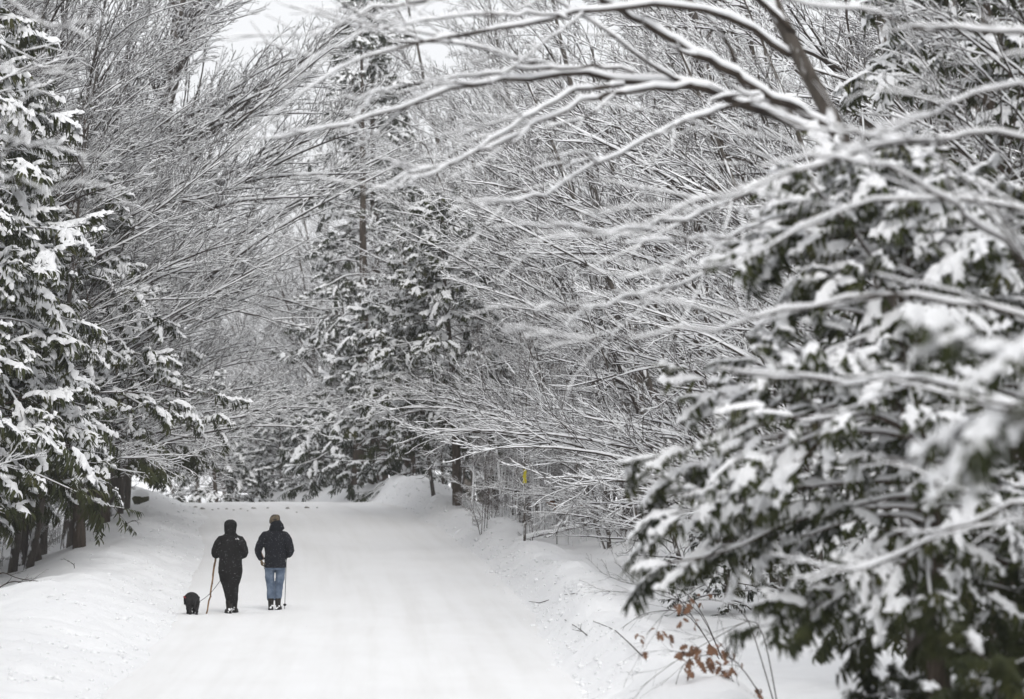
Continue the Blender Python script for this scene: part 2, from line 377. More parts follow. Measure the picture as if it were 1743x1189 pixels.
def make_spray(rng, snowy=1.0):
    """one flat cedar spray, unit length along +x, with the snow lying on it: (foliage V,Q), (snow V,Q)"""
    FV, FQ, SV, SQ = [], [], [], []
    st = np.array([0, .35, .7, 1.])
    def frond(p0, d, l, wd, g, snow):
        d = d / np.linalg.norm(d)
        s = np.cross(d, (0, 0, 1.)); s = s / max(np.linalg.norm(s), 1e-6) if np.linalg.norm(s) > .05 else np.array([1., 0, 0])
        s = s + np.array([0, 0, rng.normal(0, .35)]); s /= np.linalg.norm(s)
        c = p0[None] + d[None] * (l * st)[:, None] + np.array([0, 0, -1.])[None] * (g * l * st ** 2)[:, None]
        pw = np.array([.35, 1, .85, .12]) * wd
        b = len(FV) * 1
        base = sum(len(v) for v in FV)
        FV.append(np.stack([c - s * pw[:, None], c + s * pw[:, None]], 1).reshape(-1, 3))
        for i in range(3): FQ.append([base + 2 * i, base + 2 * i + 1, base + 2 * i + 3, base + 2 * i + 2])
        if snow > 0:
            k = .86 * min(1, .7 + .3 * snow); c2 = p0[None] + d[None] * (l * st * k)[:, None] + np.array([0, 0, -1.])[None] * (g * l * (st * k) ** 2)[:, None]
            h = np.array([.6, 1, .85, .12]) * .095 * snow * rng.uniform(.6, 1.3); w2 = np.array([.6, 1.05, .8, .1]) * wd * 1.02
            base = sum(len(v) for v in SV); z = np.array([0, 0, 1.])
            SV.append(np.stack([c2 - s * w2[:, None] + z * .004, c2 + z * h[:, None], c2 + s * w2[:, None] + z * .004], 1).reshape(-1, 3))
            for i in range(3):
                for j in range(2): SQ.append([base + 3 * i + j, base + 3 * i + j + 1, base + 3 * i + 4 + j, base + 3 * i + 3 + j])
    for i in range(11):
        s = .05 + .95 * i / 10.; sg = 1 if i % 2 else -1
        a = math.radians(rng.uniform(25, 60)) * sg if i < 10 else 0
        d = np.array([math.cos(a), math.sin(a), rng.uniform(-.35, .05)])
        frond(np.array([s, 0, -.12 * s * s]), d, rng.uniform(.30, .52) * (1.1 - .4 * s), rng.uniform(.038, .066), rng.uniform(.35, 1.1), snowy if rng.random() < .42 else 0)
    for i in range(11):                                    # tassels that hang below the snow
        s = rng.uniform(.05, 1); sg = rng.choice([-1, 1])
        frond(np.array([s, sg * rng.uniform(.02, .2), -.05 - .12 * s * s]), np.array([rng.uniform(.1, .6), sg * rng.uniform(0, .5), -rng.uniform(.6, 1.3)]), rng.uniform(.22, .48), rng.uniform(.032, .06), .1, 0)
    # uneven pads of snow resting on the fronds
    g = np.linspace(-1, 1, 4); gx_, gy_ = np.meshgrid(g, g, indexing='ij')
    for i in range(4 if snowy > .6 else 2):
        s = rng.uniform(.15, 1.05); cx, cy_ = s + rng.normal(0, .06), rng.uniform(-.26, .26) * (1.15 - .5 * s)
        a = rng.uniform(0, pi); rx, ry, h = rng.uniform(.12, .24), rng.uniform(.08, .14), rng.uniform(.07, .15)
        k = np.minimum(1, 1 / np.maximum(np.hypot(gx_, gy_), 1e-6)) * np.maximum(abs(gx_), abs(gy_)) ** .2
        px_, py_ = gx_ * k * rx * rng.uniform(.8, 1.2, (4, 4)), gy_ * k * ry * rng.uniform(.8, 1.2, (4, 4))
        inner = (np.maximum(abs(gx_), abs(gy_)) < .9)
        zz = np.where(inner, h * rng.uniform(.8, 1.2, (4, 4)), -.06 * rng.uniform(.3, 1.8, (4, 4))) - .12 * s * s - abs(cy_) * .45 + .02
        base = sum(len(v) for v in SV)
        SV.append(np.stack([cx + px_ * math.cos(a) - py_ * math.sin(a), cy_ + px_ * math.sin(a) + py_ * math.cos(a), zz], -1).reshape(-1, 3))
        for u_ in range(3):
            for v_ in range(3): SQ.append([base + 4 * u_ + v_, base + 4 * u_ + v_ + 4, base + 4 * u_ + v_ + 5, base + 4 * u_ + v_ + 1])
    # rounded clump of snow along the stem
    if snowy > .6:
        n = 6; t = np.linspace(-.05, 1.0, n); wv = np.array([.3, .9, 1.1, 1, .8, .15]) * rng.uniform(.12, .17) * rng.uniform(.8, 1.2, n); hv = np.array([.3, .9, 1, 1, .8, .1]) * rng.uniform(.11, .17) * rng.uniform(.75, 1.2, n)
        base = sum(len(v) for v in SV); yo = rng.normal(0, .03, n)
        SV.append(np.array([[(t[i], yo[i] + c * wv[i], -.12 * t[i] ** 2 - .03 + z_ * hv[i]) for c, z_ in ((-1, -.25), (-.7, .65), (0, 1), (.7, .65), (1, -.25))] for i in range(n)]).reshape(-1, 3))
        for i in range(n - 1):
            for j in range(4): SQ.append([base + 5 * i + j, base + 5 * i + j + 1, base + 5 * i + 6 + j, base + 5 * i + 5 + j])
    return np.concatenate(FV), np.array(FQ), np.concatenate(SV), np.array(SQ)

SPR = np.random.default_rng(99)
SPRAYS = [make_spray(SPR, 1.0) for _ in range(5)] + [make_spray(SPR, .5)]

def place_sprays(rng, fb, sb, pos, d, scale, snow_mask, droop=.25):
    d = nrm(d - np.array([0, 0, droop]))
    S = nrm(np.cross(d, np.array([0, 0, 1.]))); U = np.cross(S, d)
    roll = rng.normal(0, .30, len(pos)); S2 = S * np.cos(roll)[:, None] + U * np.sin(roll)[:, None]; U2 = np.cross(S2, d)
    Mx = np.stack([d, -S2, U2], 1) * scale[:, None, None]                       # rows: local axes
    var = rng.integers(0, len(SPRAYS), len(pos))
    for k, (fv, fq, sv, sq) in enumerate(SPRAYS):
        m = np.where(var == k)[0]
        if len(m):
            V = np.einsum('vi,bij->bvj', fv, Mx[m]) + pos[m][:, None]
            fb.add(V, (fq[None] + (np.arange(len(m)) * len(fv))[:, None, None]).reshape(-1, 4))
        m = m[snow_mask[m]]
        if len(m):
            V = np.einsum('vi,bij->bvj', sv, Mx[m]) + pos[m][:, None]
            sb.add(V, (sq[None] + (np.arange(len(m)) * len(sv))[:, None, None]).reshape(-1, 4))

def cedar(seed, H, R, z0, nbr, spr=(.28, .46), r0=.12, snow_p=1.0, msec=6, extra=(), green='green', droop=.25, top_el=40, kappa=0, belly=(.7, 5), pw=.72):
    rng = np.random.default_rng(seed)
    tr, br, fb, sb = Buf(), Buf(), Buf(), Buf()
    Pt = grow_lines(rng, np.array([[0, 0, -.4]]), np.array([[0, 0, 1.]]), np.array([H + .4]), 14, (0, 0, .02), .02)
    Rt = r0 * np.linspace(1.15, .08, 14)[None]; tubes(tr, Pt, Rt, 9)
    q = (np.arange(nbr) + rng.random(nbr)) / nbr; z = z0 + (H - z0) * q * .98
    az = np.arange(nbr) * 2.39996 + rng.normal(0, .3, nbr)
    if kappa: az = rng.vonmises(0, kappa, nbr)
    L = (R * (1 - q) ** pw * rng.uniform(.72, 1.1, nbr) + .25) * np.clip(belly[0] + q * belly[1], 0, 1)
    el = np.radians(8 + (top_el - 8) * q + rng.normal(0, 6, nbr))
    for (ez, ea, eL) in extra:
        z = np.append(z, ez); az = np.append(az, ea); L = np.append(L, eL); el = np.append(el, .05)
    n = len(z); f = (z + .4) / (H + .4) * 13; i = np.clip(f.astype(int), 0, 12); fr = (f - i)[:, None]
    pos = Pt[0, i] * (1 - fr) + Pt[0, i + 1] * fr
    d = np.stack([np.cos(az) * np.cos(el), np.sin(az) * np.cos(el), np.sin(el)], -1)
    P1 = grow_lines(rng, pos, d, L, 8, lambda s: (0, 0, -.13 if s < .6 else .08), .06)
    R1 = np.clip(L * .012, .006, .04)[:, None] * np.linspace(1, .25, 8)[None]
    tubes(br, P1, R1, 4); snow_on(sb, P1, R1, .03, rng)
    P2, R2 = children(rng, P1, R1, msec, .22, 1., (.5, 1.0), lambda PL, t, g: np.maximum(PL * .36 * (1.15 - .75 * t), .2) * g.uniform(.7, 1.2, t.shape), 5, (0, 0, -.05), .10, .004)
    tubes(br, P2, R2, 3)
    pp, dd, ss = [], [], []
    T2 = frames(P2)[0]
    for j in (1, 3, 4):
        pp.append(P2[:, j]); dd.append(T2[:, j])
    T1 = frames(P1)[0]
    for j in (5, 7): pp.append(P1[:, j]); dd.append(T1[:, j])
    pp = np.concatenate(pp); dd = np.concatenate(dd) + rng.normal(0, .28, (len(pp), 3))
    sc_ = rng.uniform(spr[0], spr[1], len(pp))
    rad = np.linalg.norm(pp[:, :2], axis=1); hq = (pp[:, 2] - z0) / (H - z0)
    mask = rng.random(len(pp)) < snow_p * np.clip(.45 + .5 * rad / R + .5 * hq + .15, 0, 1) * np.clip(.35 + hq * 6, 0, 1)
    place_sprays(rng, fb, sb, pp, dd, sc_, mask, droop)
    return {'trunk': tr.mesh('trunk', M['bark_cedar']), 'branches': br.mesh('branches', M['twig_brown']), 'foliage': fb.mesh('foliage', M[green]), 'snow_cover': sb.mesh('snow_cover', M['snow'])}

def plant(name, parts, loc, rz, s, label, cat='tree', group=None, sxy=None):
    e = obj(name, None, None, loc, (0, 0, rz)); e.empty_display_size = .3
    e.scale = (sxy or s, sxy or s, s)
    for k, me in parts.items():
        o = obj(k, me, e)
        if k in ('snow_cover',): o['kind'] = 'stuff'
    return tag(e, label, cat, group)

ARCH = bare_tree(1, 13, .15, 20, 1.8, 6.6, (22, 62), 1.3, (10, 6, 3), arch=-.045)
UPSW = bare_tree(2, 16, .16, 24, 2.2, 7.2, (30, 62), 1.5, (9, 6, 3), arch=-.022, topf=.40)
WIDE = bare_tree(3, 12, .14, 18, 1.2, 6.8, (12, 50), 1.0, (10, 6, 3), arch=-.03, forks=2)
BRUSH = bare_tree(4, 4.6, .034, 18, .25, 2.6, (25, 55), .3, (7, 5, 3), arch=-.02, forks=4, depth=.012, mats=('twig_brown', 'twig_brown', 'twig_snow'))
DPOLE = bare_tree(6, 8, .06, 12, 1.6, 2.0, (20, 60), .2, (6, 4, 0), arch=-.02, depth=.016, mats=('bark', 'twig_brown', 'twig_snow'))
POLE = bare_tree(5, 8, .05, 12, 2.4, 2.0, (20, 60), .2, (6, 4, 3), arch=-.02, mats=('bark_white', 'twig_brown', 'twig_snow'))
CEDAR = cedar(11, 9.0, 3.0, 2.1, 70, r0=.13, spr=(.24, .42))
CEDAR_TALL = cedar(12, 14, 2.6, 1.8, 66, r0=.17, spr=(.34, .54), msec=5)

# ------------------------------------------------------------------ trees: where they stand
HERO = cedar(13, 5.1, 2.95, 1.55, 80, r0=.11, spr=(.18, .34), snow_p=1.0, msec=6, belly=(.42, 1.9), pw=.55)
DARK = cedar(16, 2.2, 1.3, .1, 34, r0=.05, spr=(.2, .32), snow_p=.12, msec=4)
LOWC = cedar(17, 5.5, 2.3, .15, 46, r0=.09, spr=(.26, .42), msec=4, green='green_far', snow_p=1.3)
HEML = cedar(15, 14, 2.5, 1.6, 66, r0=.16, spr=(.16, .30), msec=6, green='green_far', snow_p=.75)
rs = np.random.default_rng(5)
PROTO = {'A': ARCH, 'U': UPSW, 'W': WIDE, 'B': BRUSH, 'P': POLE, 'C': CEDAR, 'T': CEDAR_TALL, 'H': HEML, 'L': LOWC, 'D': DPOLE}
NAMES = {'A': 'bare_tree', 'U': 'bare_tree', 'W': 'bare_tree', 'B': 'bare_shrub', 'P': 'sapling', 'C': 'cedar_tree', 'T': 'cedar_tree', 'H': 'conifer_tree', 'L': 'conifer_tree', 'D': 'sapling'}
CATS = {'A': 'tree', 'U': 'tree', 'W': 'tree', 'B': 'shrub', 'P': 'sapling', 'C': 'cedar', 'T': 'cedar', 'H': 'conifer', 'L': 'conifer', 'D': 'sapling'}
def stand(k, x, y, rz, s, label, group=None, dz=0., sxy=None):
    return plant(NAMES[k], PROTO[k], (x, y, gz(x, y) + dz), rz, s, label, CATS[k], group, sxy)

# left roadside
ORD = 'first second third fourth fifth sixth seventh eighth ninth tenth eleventh'.split(); oi = 0
GL = 'bare trees along the left roadside'; LL = 'bare tree arching snow-lined branches over the left snowbank'
for k, x, y, r, s in sorted([('U', -11.3, 88, .15, .95), ('A', -11.2, 91, -.1, 1.05), ('U', -11.0, 95, -.15, 1.05), ('A', -10.8, 99, .1, 1.05), ('U', -10.7, 103, .1, 1.32), ('W', -11.4, 107, -.1, 1.1), ('U', -11.3, 110, -.05, 1.38), ('U', -10.9, 106.5, .35, 1.45), ('U', -13.4, 93, .3, 1.15), ('U', -13.2, 101, -.3, 1.15), ('W', -13.0, 86, .1, 1.0)], key=lambda q: q[2]):
    stand(k, x, y, r, s, ORD[oi] + ' bare tree from the front in the left roadside row', GL); oi += 1
stand('C', -9.9, 88.0, .6, 1.12, 'broad snow-laden cedar reaching lowest over the left snowbank')
stand('C', -11.6, 84.5, 3.6, 1.1, 'second cedar from the left edge, behind the one above the brush pile')
stand('T', -12.6, 88, .7, .95, 'tall cedar behind the broad cedar on the left roadside')
stand('T', -13.6, 84, 2.9, 1.05, 'tallest cedar in the left wood, half hidden by the cedar at the edge')
stand('C', -10.9, 80, 2.6, .92, 'snow-laden cedar at the left edge above the brush pile')
stand('T', -11.0, 78, 1.4, 1.15, 'tall full cedar behind the one at the upper left edge')
stand('T', -12.3, 82, 2.2, 1.3, 'tallest dark cedar at the left edge reaching the top of the frame')
stand('T', -11.6, 75, 4.0, 1.0, 'tall dark cedar at the upper left edge with thick snow clumps')
stand('C', -10.7, 101, 1.7, 1.12, 'dark green cedar farthest up the left roadside, behind the broad one', dz=0)
stand('T', -13.4, 99, 5.1, .8, 'tall cedar standing among bare branches behind the left roadside row')
GLI = 'trees inside the left wood'; LLI = 'bare tree inside the left wood behind the roadside row'
for i, y in enumerate(np.linspace(84, 135, 26)):
    hi = -13.6 if y < 112 else -14 - (y - 112) * .45; lo = min(-.1333 * y - 3.0, hi - 2)
    stand('UUAW'[i % 4], rs.uniform(lo, hi), y + rs.uniform(-1.5, 1.5), rs.uniform(-.8, .8), rs.uniform(1.05, 1.3), LLI, GLI)

# trees nearer than the frame shows, on both sides of the road: added out of frame to shade the near snow
for i, (k, x, y, r, s) in enumerate([('U', -11.6, 22, .1, 1.0), ('A', -11.2, 34, -.2, 1.0), ('U', -11.8, 45, .2, 1.05), ('W', -12.6, 55, -.1, 1.0), ('U', -14.8, 64, .1, 1.0), ('U', 8.6, 8, pi, 1.0), ('A', 9.4, 18, pi, 1.0)]):
    stand(k, x, y, r, s, 'bare tree added out of frame to shade the near road', 'bare shade trees added out of frame')
for i, (x, y, s) in enumerate([(-7.4, 16, 1.0), (-8.2, 25, 1.05), (-9.4, 38, 1.1), (-10.6, 48, 1.1), (-11.6, 58, 1.1), (-12.4, 68, 1.05), (6.8, 6, 1.1), (7.4, -8, 1.1), (-7.6, 2, 1.1), (-7.0, -14, 1.1), (7.8, 22, 1.1), (9.4, 40, 1.1)]):
    stand('T', x, y, i * 1.3, s, 'tall cedar added out of frame to shade the near road', 'shade cedars added out of frame')
# right roadside
oi = 0; GR = 'bare trees along the right roadside'; LR = 'bare tree spreading snow-lined branches over the right side of the road'
for k, x, y, r, s in [('W', 6.2, 60, .1, .95), ('A', 5.4, 67, -.1, 1.0), ('U', 5.2, 74, .2, 1.05), ('A', 4.6, 80, -.2, 1.05), ('W', 4.4, 86, .1, 1.1), ('A', 3.4, 92, -.05, 1.08), ('U', 3.2, 98, .25, 1.05), ('A', 2.2, 104, .1, 1.05), ('W', 1.0, 110, -.1, 1.05), ('U', 1.6, 114, 0, 1.1), ('A', .7, 116, .2, 1.0)]:
    stand(k, x, y, pi + r, s, ORD[oi] + ' bare tree from the front in the right roadside row', GR); oi += 1
GY = 'young bare trees on the right verge'
for (k, x, y, r, s), lb in zip([('A', 7.0, 45, .1, .9), ('W', 6.4, 52, -.1, .9), ('W', 3.6, 78, .1, .55), ('W', 3.0, 85, -.2, .6), ('W', 2.2, 91, .15, .55)], ['bare tree right behind the two blurred cedars', 'bare tree between the blurred cedars and the right roadside row', 'nearest low young tree spreading twigs over the right verge', 'middle low young tree spreading twigs over the right verge', 'farthest low young tree spreading twigs over the right verge']):
    stand(k, x, y, pi + r, s, lb, GY)
GRI = 'trees inside the right wood'; LRI = 'bare tree inside the right wood behind the roadside row'
for i in range(38):
    y = 60 + i * 2.6; edge = 7.2 if y < 90 else 7.2 - (y - 90) * .16
    x = rs.uniform(edge, max(edge + 3, .1333 * y + 3.5))
    stand('UAUW'[i % 4], x, y + rs.uniform(-2, 2), pi + rs.uniform(-1., 1.), rs.uniform(1.0, 1.25), LRI, GRI)
stand('C', -1.5, 106, 1.2, .95, 'dark cedar with a thick trunk at the edge of the right wood')
stand('H', -3.4, 124, 2.2, .78, 'snow-clumped conifer rising behind the far right snowbank')
stand('H', -5.3, 131, 3.2, 1.28, 'tallest conifer against the sky gap beyond the bend')
stand('H', -4.5, 133, 1.2, 1.33, 'tall brownish conifer just right of the one against the sky gap')
stand('L', -4.6, 125.5, 1.9, 1.15, 'full dark conifer just left of the thick-trunked cedar, behind the far bank')
stand('L', -3.1, 121, 4.1, 1.0, 'full snowy conifer standing between the far bank and the right wood')
stand('H', 1.2, 128, .4, 1.1, 'tall cedar in the middle of the right wood')
stand('C', 3.2, 101, 4.4, .8, 'green cedar above the brown-leaved sapling in the right wood')
stand('L', 3.9, 70, 2.2, .55, 'small cedar standing on the right bank between the blurred cedar and the wood')
stand('T', 6.2, 48, 1.0, .9, 'dark cedar filling the upper right corner behind blurred branches')
stand('T', 8.6, 66, 3.0, .9, 'snowy cedar deep in the right wood behind the upper right cedar')

# beyond the bend
GF = 'hazy bare trees beyond the bend'; LF = 'pale hazy bare tree in the wood beyond the bend'
for i, (k, px, y, s) in enumerate([('W', 545, 142, .85), ('W', 610, 136, .9), ('W', 470, 145, .85), ('A', 560, 144, .95), ('A', 400, 152, .9), ('W', 520, 156, 1.0), ('U', 600, 160, 1.0), ('A', 450, 164, 1.0), ('A', 340, 168, .9), ('W', 660, 150, 1.05), ('U', 720, 146, 1.1), ('A', 700, 166, 1.15), ('U', 780, 158, 1.2), ('A', 850, 134, 1.25), ('U', 900, 131, 1.2), ('A', 870, 126, 1.15), ('U', 840, 143, 1.35), ('W', 390, 178, 1.0), ('A', 500, 182, 1.05), ('U', 590, 186, 1.15), ('W', 300, 190, .9), ('A', 440, 196, 1.1), ('U', 680, 192, 1.3), ('A', 800, 178, 1.3)]):
    x = (px - 871.5) / F_PX * y
    stand(k, x, y, pi + rs.uniform(-.7, .7), s, LF, GF)
for px, y, s, lb in [(368, 134, .72, 'small hazy conifer at the left of the wood beyond the bend'), (432, 140, .62, 'hazy drooping conifer second from the left beyond the bend'), (530, 134, .5, 'low snowy conifer under bare branches beyond the bend'), (640, 152, .95, 'pale conifer behind the far right snowbank, deep in haze'), (480, 137, .55, 'low hazy conifer third from the left beyond the bend'), (585, 139, .5, 'low hazy conifer just left of the far right snowbank')]:
    stand('L', (px - 871.5) / F_PX * y, y, rs.uniform(0, 6), s * 1.25, lb)

# undergrowth at the edge of both woods
GS = 'snow-plastered saplings at the right wood edge'; LS = 'slender snow-plastered sapling at the edge of the right wood'
for i in range(34):
    px = rs.uniform(800, 1010); y = rs.uniform(99, 110) - (px - 745) * .03
    x = (px - 871.5) / F_PX * y
    stand('P', x, y, rs.uniform(0, 6), rs.uniform(.35, .75), LS, GS)
GD = 'dark thin trunks inside the right wood edge'; LD = 'dark thin trunk among the saplings inside the right wood edge'
for i in range(34):
    px = rs.uniform(740, 1100); y = rs.uniform(104, 122) - (px - 745) * .035
    stand('D', (px - 871.5) / F_PX * y, y, rs.uniform(0, 6), rs.uniform(.6, 1.1), LD, GD)
GB = 'bare shrubs at the right wood edge'; LB = 'tangled bare shrub at the edge of the right wood'
for i in range(16):
    px = rs.uniform(800, 1120); y = rs.uniform(97, 112) - (px - 720) * .03
    stand('B', (px - 871.5) / F_PX * y, y, rs.uniform(0, 6), rs.uniform(.45, .95), LB, GB)
GB2 = 'bare shrubs under the left trees'; LB2 = 'tangled bare shrub among the left trunks'
for i in range(12):
    y = rs.uniform(80, 108); stand('B', rs.uniform(-12.8, -11), y, rs.uniform(0, 6), rs.uniform(.3, .6), LB2, GB2)
GP2 = 'thin trunks under the left cedars'; LP2 = 'thin straight trunk standing under the left cedars'
for i, y in enumerate([84.5, 86, 88, 90.5, 93, 95, 97, 99.5, 101, 104]):
    stand('D', -10.7 - rs.uniform(0, .9) * (1 if i % 2 else .3), y, rs.uniform(0, 6), rs.uniform(1.1, 1.4), ORD[i] + ' thin straight trunk from the front under the left cedars', GP2, sxy=1.9)

# ---- near bare tree whose blurred limbs cross the upper right
def limbed_tree(name, trunk, limbs, label, seed, depth=.05, twigs=(5, 3), rt=(.10, .05), tropx=-.02):
    """trunk and limbs as polylines through points of the place; twigs grow from the limbs"""
    rng = np.random.default_rng(seed)
    base = Vector(trunk[0]); e = obj(name, None, None, base); tag(e, label, 'tree')
    def resample(pts, n):
        p = np.array([tuple(q) for q in pts]); s = np.r_[0, np.cumsum(np.linalg.norm(np.diff(p, axis=0), axis=1))]
        tt = np.linspace(0, s[-1], n); o = np.stack([np.interp(tt, s, p[:, i]) for i in range(3)], -1)
        for _ in range(2): o[1:-1] = .25 * o[:-2] + .5 * o[1:-1] + .25 * o[2:]
        return o - np.array(base)
    tb = Buf(); tp = resample(trunk, 18); tubes(tb, tp[None], np.linspace(rt[0], rt[1], 18)[None], 10)
    obj('trunk', tb.mesh('trunk', M['bark']), e)
    sn, cr = Buf(), Buf()
    for pts, r0, r1 in limbs:
        r0 *= .68; r1 *= .7
        p = resample(pts, 22) + rng.normal(0, .016, (22, 3)); R = np.linspace(r0, r1, 22)[None]
        lb = Buf(); tubes(lb, p[None], R, 7); obj('limb', lb.mesh('limb', M['twig']), e)
        snow_on(sn, p[None], R, depth, rng, wide=.95, gaps=.05)
        P2, R2 = children(rng, p[None], R, twigs[0], .2, 1., (.3, .7), lambda PL, t, g: np.maximum(PL * .30 * (1.1 - .6 * t), .35) * g.uniform(.6, 1.2, t.shape), 8, (tropx, 0, -.005), .08, .005)
        tubes(cr, P2, R2, 5); snow_on(sn, P2, R2, depth * .8, rng)
        P3, R3 = children(rng, P2, R2, twigs[1], .2, 1., (.35, .8), lambda PL, t, g: np.maximum(PL * .4, .15) * g.uniform(.6, 1.2, t.shape), 5, (tropx, 0, .01), .1, .0035)
        tubes(cr, P3, R3, 4); snow_on(sn, P3, R3, depth * .6, rng)
    obj('crown', cr.mesh('crown', M['twig']), e)
    o = obj('snow_cover', sn.mesh('snow_cover', M['snow']), e); o['kind'] = 'stuff'
    return e
def line(pts, d0, d1):
    n = len(pts); return [at(p[0], p[1], d0 + (d1 - d0) * i / (n - 1)) for i, p in enumerate(pts)]
D = 34.0
gb = at(1560, 700, D); foot = Vector((gb.x + .1, D, gz(gb.x + .1, D) - .3))
limbs = [
    (line([(1345, 95), (1318, 75), (1248, 30), (1174, 7), (1100, 0), (1000, 17), (954, 23), (840, 57), (765, 62), (690, 74), (632, 89), (576, 113), (530, 144), (470, 190)], D, 31), .050, .008),
    (line([(1437, 248), (1372, 189), (1298, 154), (1238, 114), (1174, 84), (1100, 45), (1040, 12), (990, -30)], D, 33), .075, .035),
    (line([(1425, 245), (1347, 203), (1298, 184), (1198, 149), (1100, 136), (1000, 131), (954, 129), (860, 132), (822, 140), (765, 151), (708, 170), (651, 193), (595, 212), (500, 229), (430, 235)], D, 31.5), .070, .008),
    (line([(1080, 118), (1000, 112), (860, 117), (765, 134), (697, 144), (632, 155), (560, 170)], 33, 32), .022, .006),
    (line([(1200, 150), (1125, 150), (1060, 155), (992, 170), (935, 197), (840, 246), (784, 268), (697, 295), (640, 320)], 33.5, 31), .040, .007),
    (line([(1060, 142), (1010, 146), (954, 163), (900, 200), (860, 223), (765, 284), (700, 306), (613, 325)], 33, 30.5), .030, .006),
    (line([(1300, 175), (1228, 184), (1124, 223), (1060, 257), (992, 291), (935, 329), (886, 344), (800, 337)], 33.6, 30), .032, .007),
    (line([(1420, 240), (1430, 270), (1372, 298), (1298, 322), (1198, 362), (1099, 392), (1000, 392), (930, 375)], D, 28), .034, .007),
    (line([(1440, 290), (1407, 313), (1347, 367), (1248, 397), (1174, 414), (1050, 412)], D, 27), .030, .008),
    (line([(1470, 380), (1400, 420), (1238, 447), (1124, 496), (1000, 521), (900, 520)], D, 29), .026, .006),
    (line([(1350, 60), (1250, -40), (1050, -60), (850, -20), (640, 10), (520, 70)], D, 31), .045, .008),
    (line([(960, 30), (860, 20), (720, 30), (600, 60), (500, 120)], 32, 30), .018, .005),
]
limbed_tree('bare_tree', [foot, at(1545, 760, D), at(1500, 420, D), at(1425, 190, D), at(1377, 129, D), at(1342, 89, D), at(1323, 45, D), at(1300, -10, D), at(1270, -120, D), at(1250, -260, D)], limbs, 'near blurred bare tree whose thick snowy limbs cross the upper right', 31, depth=.036, rt=(.13, .05))

# second near tree, out of frame to the right: sweeping boughs
D2 = 25.0; f2 = Vector((5.0, D2, gz(5.0, D2) - .3))
tp2 = [f2, Vector((4.9, D2, 2.5)), Vector((4.7, D2, 4.5)), Vector((4.6, D2, 7)), Vector((4.5, D2, 9))]
tp = lambda z: Vector((4.75, D2, z))
limbs2 = [
    ([tp(3.2)] + line([(1743, 440), (1695, 412), (1645, 367), (1595, 318), (1496, 278), (1400, 262), (1290, 280)], D2, 23), .040, .008),
    ([tp(4.2)] + line([(1743, 215), (1650, 235), (1560, 240), (1440, 262), (1330, 300), (1200, 345), (1080, 380)], D2, 24), .040, .007),
    ([tp(3.0)] + line([(1743, 520), (1620, 520), (1546, 501), (1447, 501), (1347, 526), (1198, 566), (1050, 580), (980, 575)], D2, 25), .035, .007),
    ([tp(5.2)] + line([(1743, 40), (1640, 60), (1540, 35), (1420, 10), (1300, -20)], D2, 25), .040, .010),
    ([tp(3.6)] + line([(1743, 340), (1640, 350), (1520, 330), (1420, 350), (1320, 420), (1220, 460)], D2, 24.5), .03, .007),
    ([tp(4.6)] + line([(1743, 130), (1640, 160), (1540, 215), (1470, 230), (1350, 210)], D2, 25), .03, .008),
    ([tp(2.4)] + line([(1743, 842), (1655, 887), (1580, 922), (1480, 960), (1350, 985)], D2, 26), .032, .010),
    ([tp(2.8)] + line([(1743, 690), (1640, 660), (1529, 640), (1453, 650), (1353, 645), (1252, 632)], D2, 27), .036, .016),
]
limbed_tree('bare_tree', tp2, limbs2, 'nearest bare tree at the right edge, its blurred boughs sweeping left over the cedar', 32, depth=.036, rt=(.12, .06))

# near tree out of frame to the left: a few blurred boughs in the upper left corner
D3 = 27.0; f3 = Vector((-5.0, D3, gz(-5.0, D3) - .3)); tp = lambda z: Vector((-4.95, D3, z))
limbs3 = [
    ([tp(5.3)] + line([(-20, -30), (20, 10), (60, 30), (110, 55), (170, 70)], D3, 27), .020, .006),
    ([tp(4.5)] + line([(-20, 110), (40, 118), (90, 112), (130, 118)], D3, 27), .015, .006),
    ([tp(3.9)] + line([(-20, 225), (20, 240), (60, 250), (105, 240)], D3, 26), .018, .006),
    ([tp(3.5)] + line([(-20, 280), (10, 295), (50, 318), (90, 325)], D3, 26), .015, .006),
]
limbed_tree('bare_tree', [f3, tp(2), tp(4), tp(6), tp(8.5)], limbs3, 'bare tree at the left edge showing only blurred bough tips', 33, depth=.03, twigs=(4, 3), rt=(.12, .06), tropx=.02)

# near cedars on the right bank
plant('cedar_tree', HERO, (3.5, 31.5, gz(3.5, 31.5) + .18), 2.2, 1.0, 'big blurred cedar on the right bank with heavy snow clumps', 'cedar')
plant('cedar_tree', HERO, (4.9, 38.5, gz(4.9, 38.5)), 4.9, .95, 'blurred cedar right behind the big one on the right bank', 'cedar')
plant('cedar_bush', DARK, (3.7, 28.5, gz(3.7, 28.5) - .3), 1.1, .78, 'low dark cedar bush almost free of snow in the lower right corner', 'shrub')
plant('cedar_bush', DARK, (3.2, 32.5, gz(3.2, 32.5) - .2), 3.3, .5, 'smaller dark cedar bush left of the one in the lower right corner', 'shrub')
plant('cedar_bush', DARK, (4.4, 31, gz(4.4, 31) - .2), 5.0, .85, 'dark cedar bush at the right edge under the big blurred cedar', 'shrub')
NEAR = cedar(14, 6.0, 1.3, 1.2, 14, r0=.10, spr=(.22, .34), extra=[(3.55, pi, 2.35), (3.35, pi + .12, 2.3), (3.75, pi - .1, 2.2)], snow_p=1.0)
plant('cedar_tree', NEAR, (4.55, 17.5, gz(4.55, 17.5)), 0, 1.0, 'nearest cedar bough, most blurred, jutting in at the right edge', 'cedar')

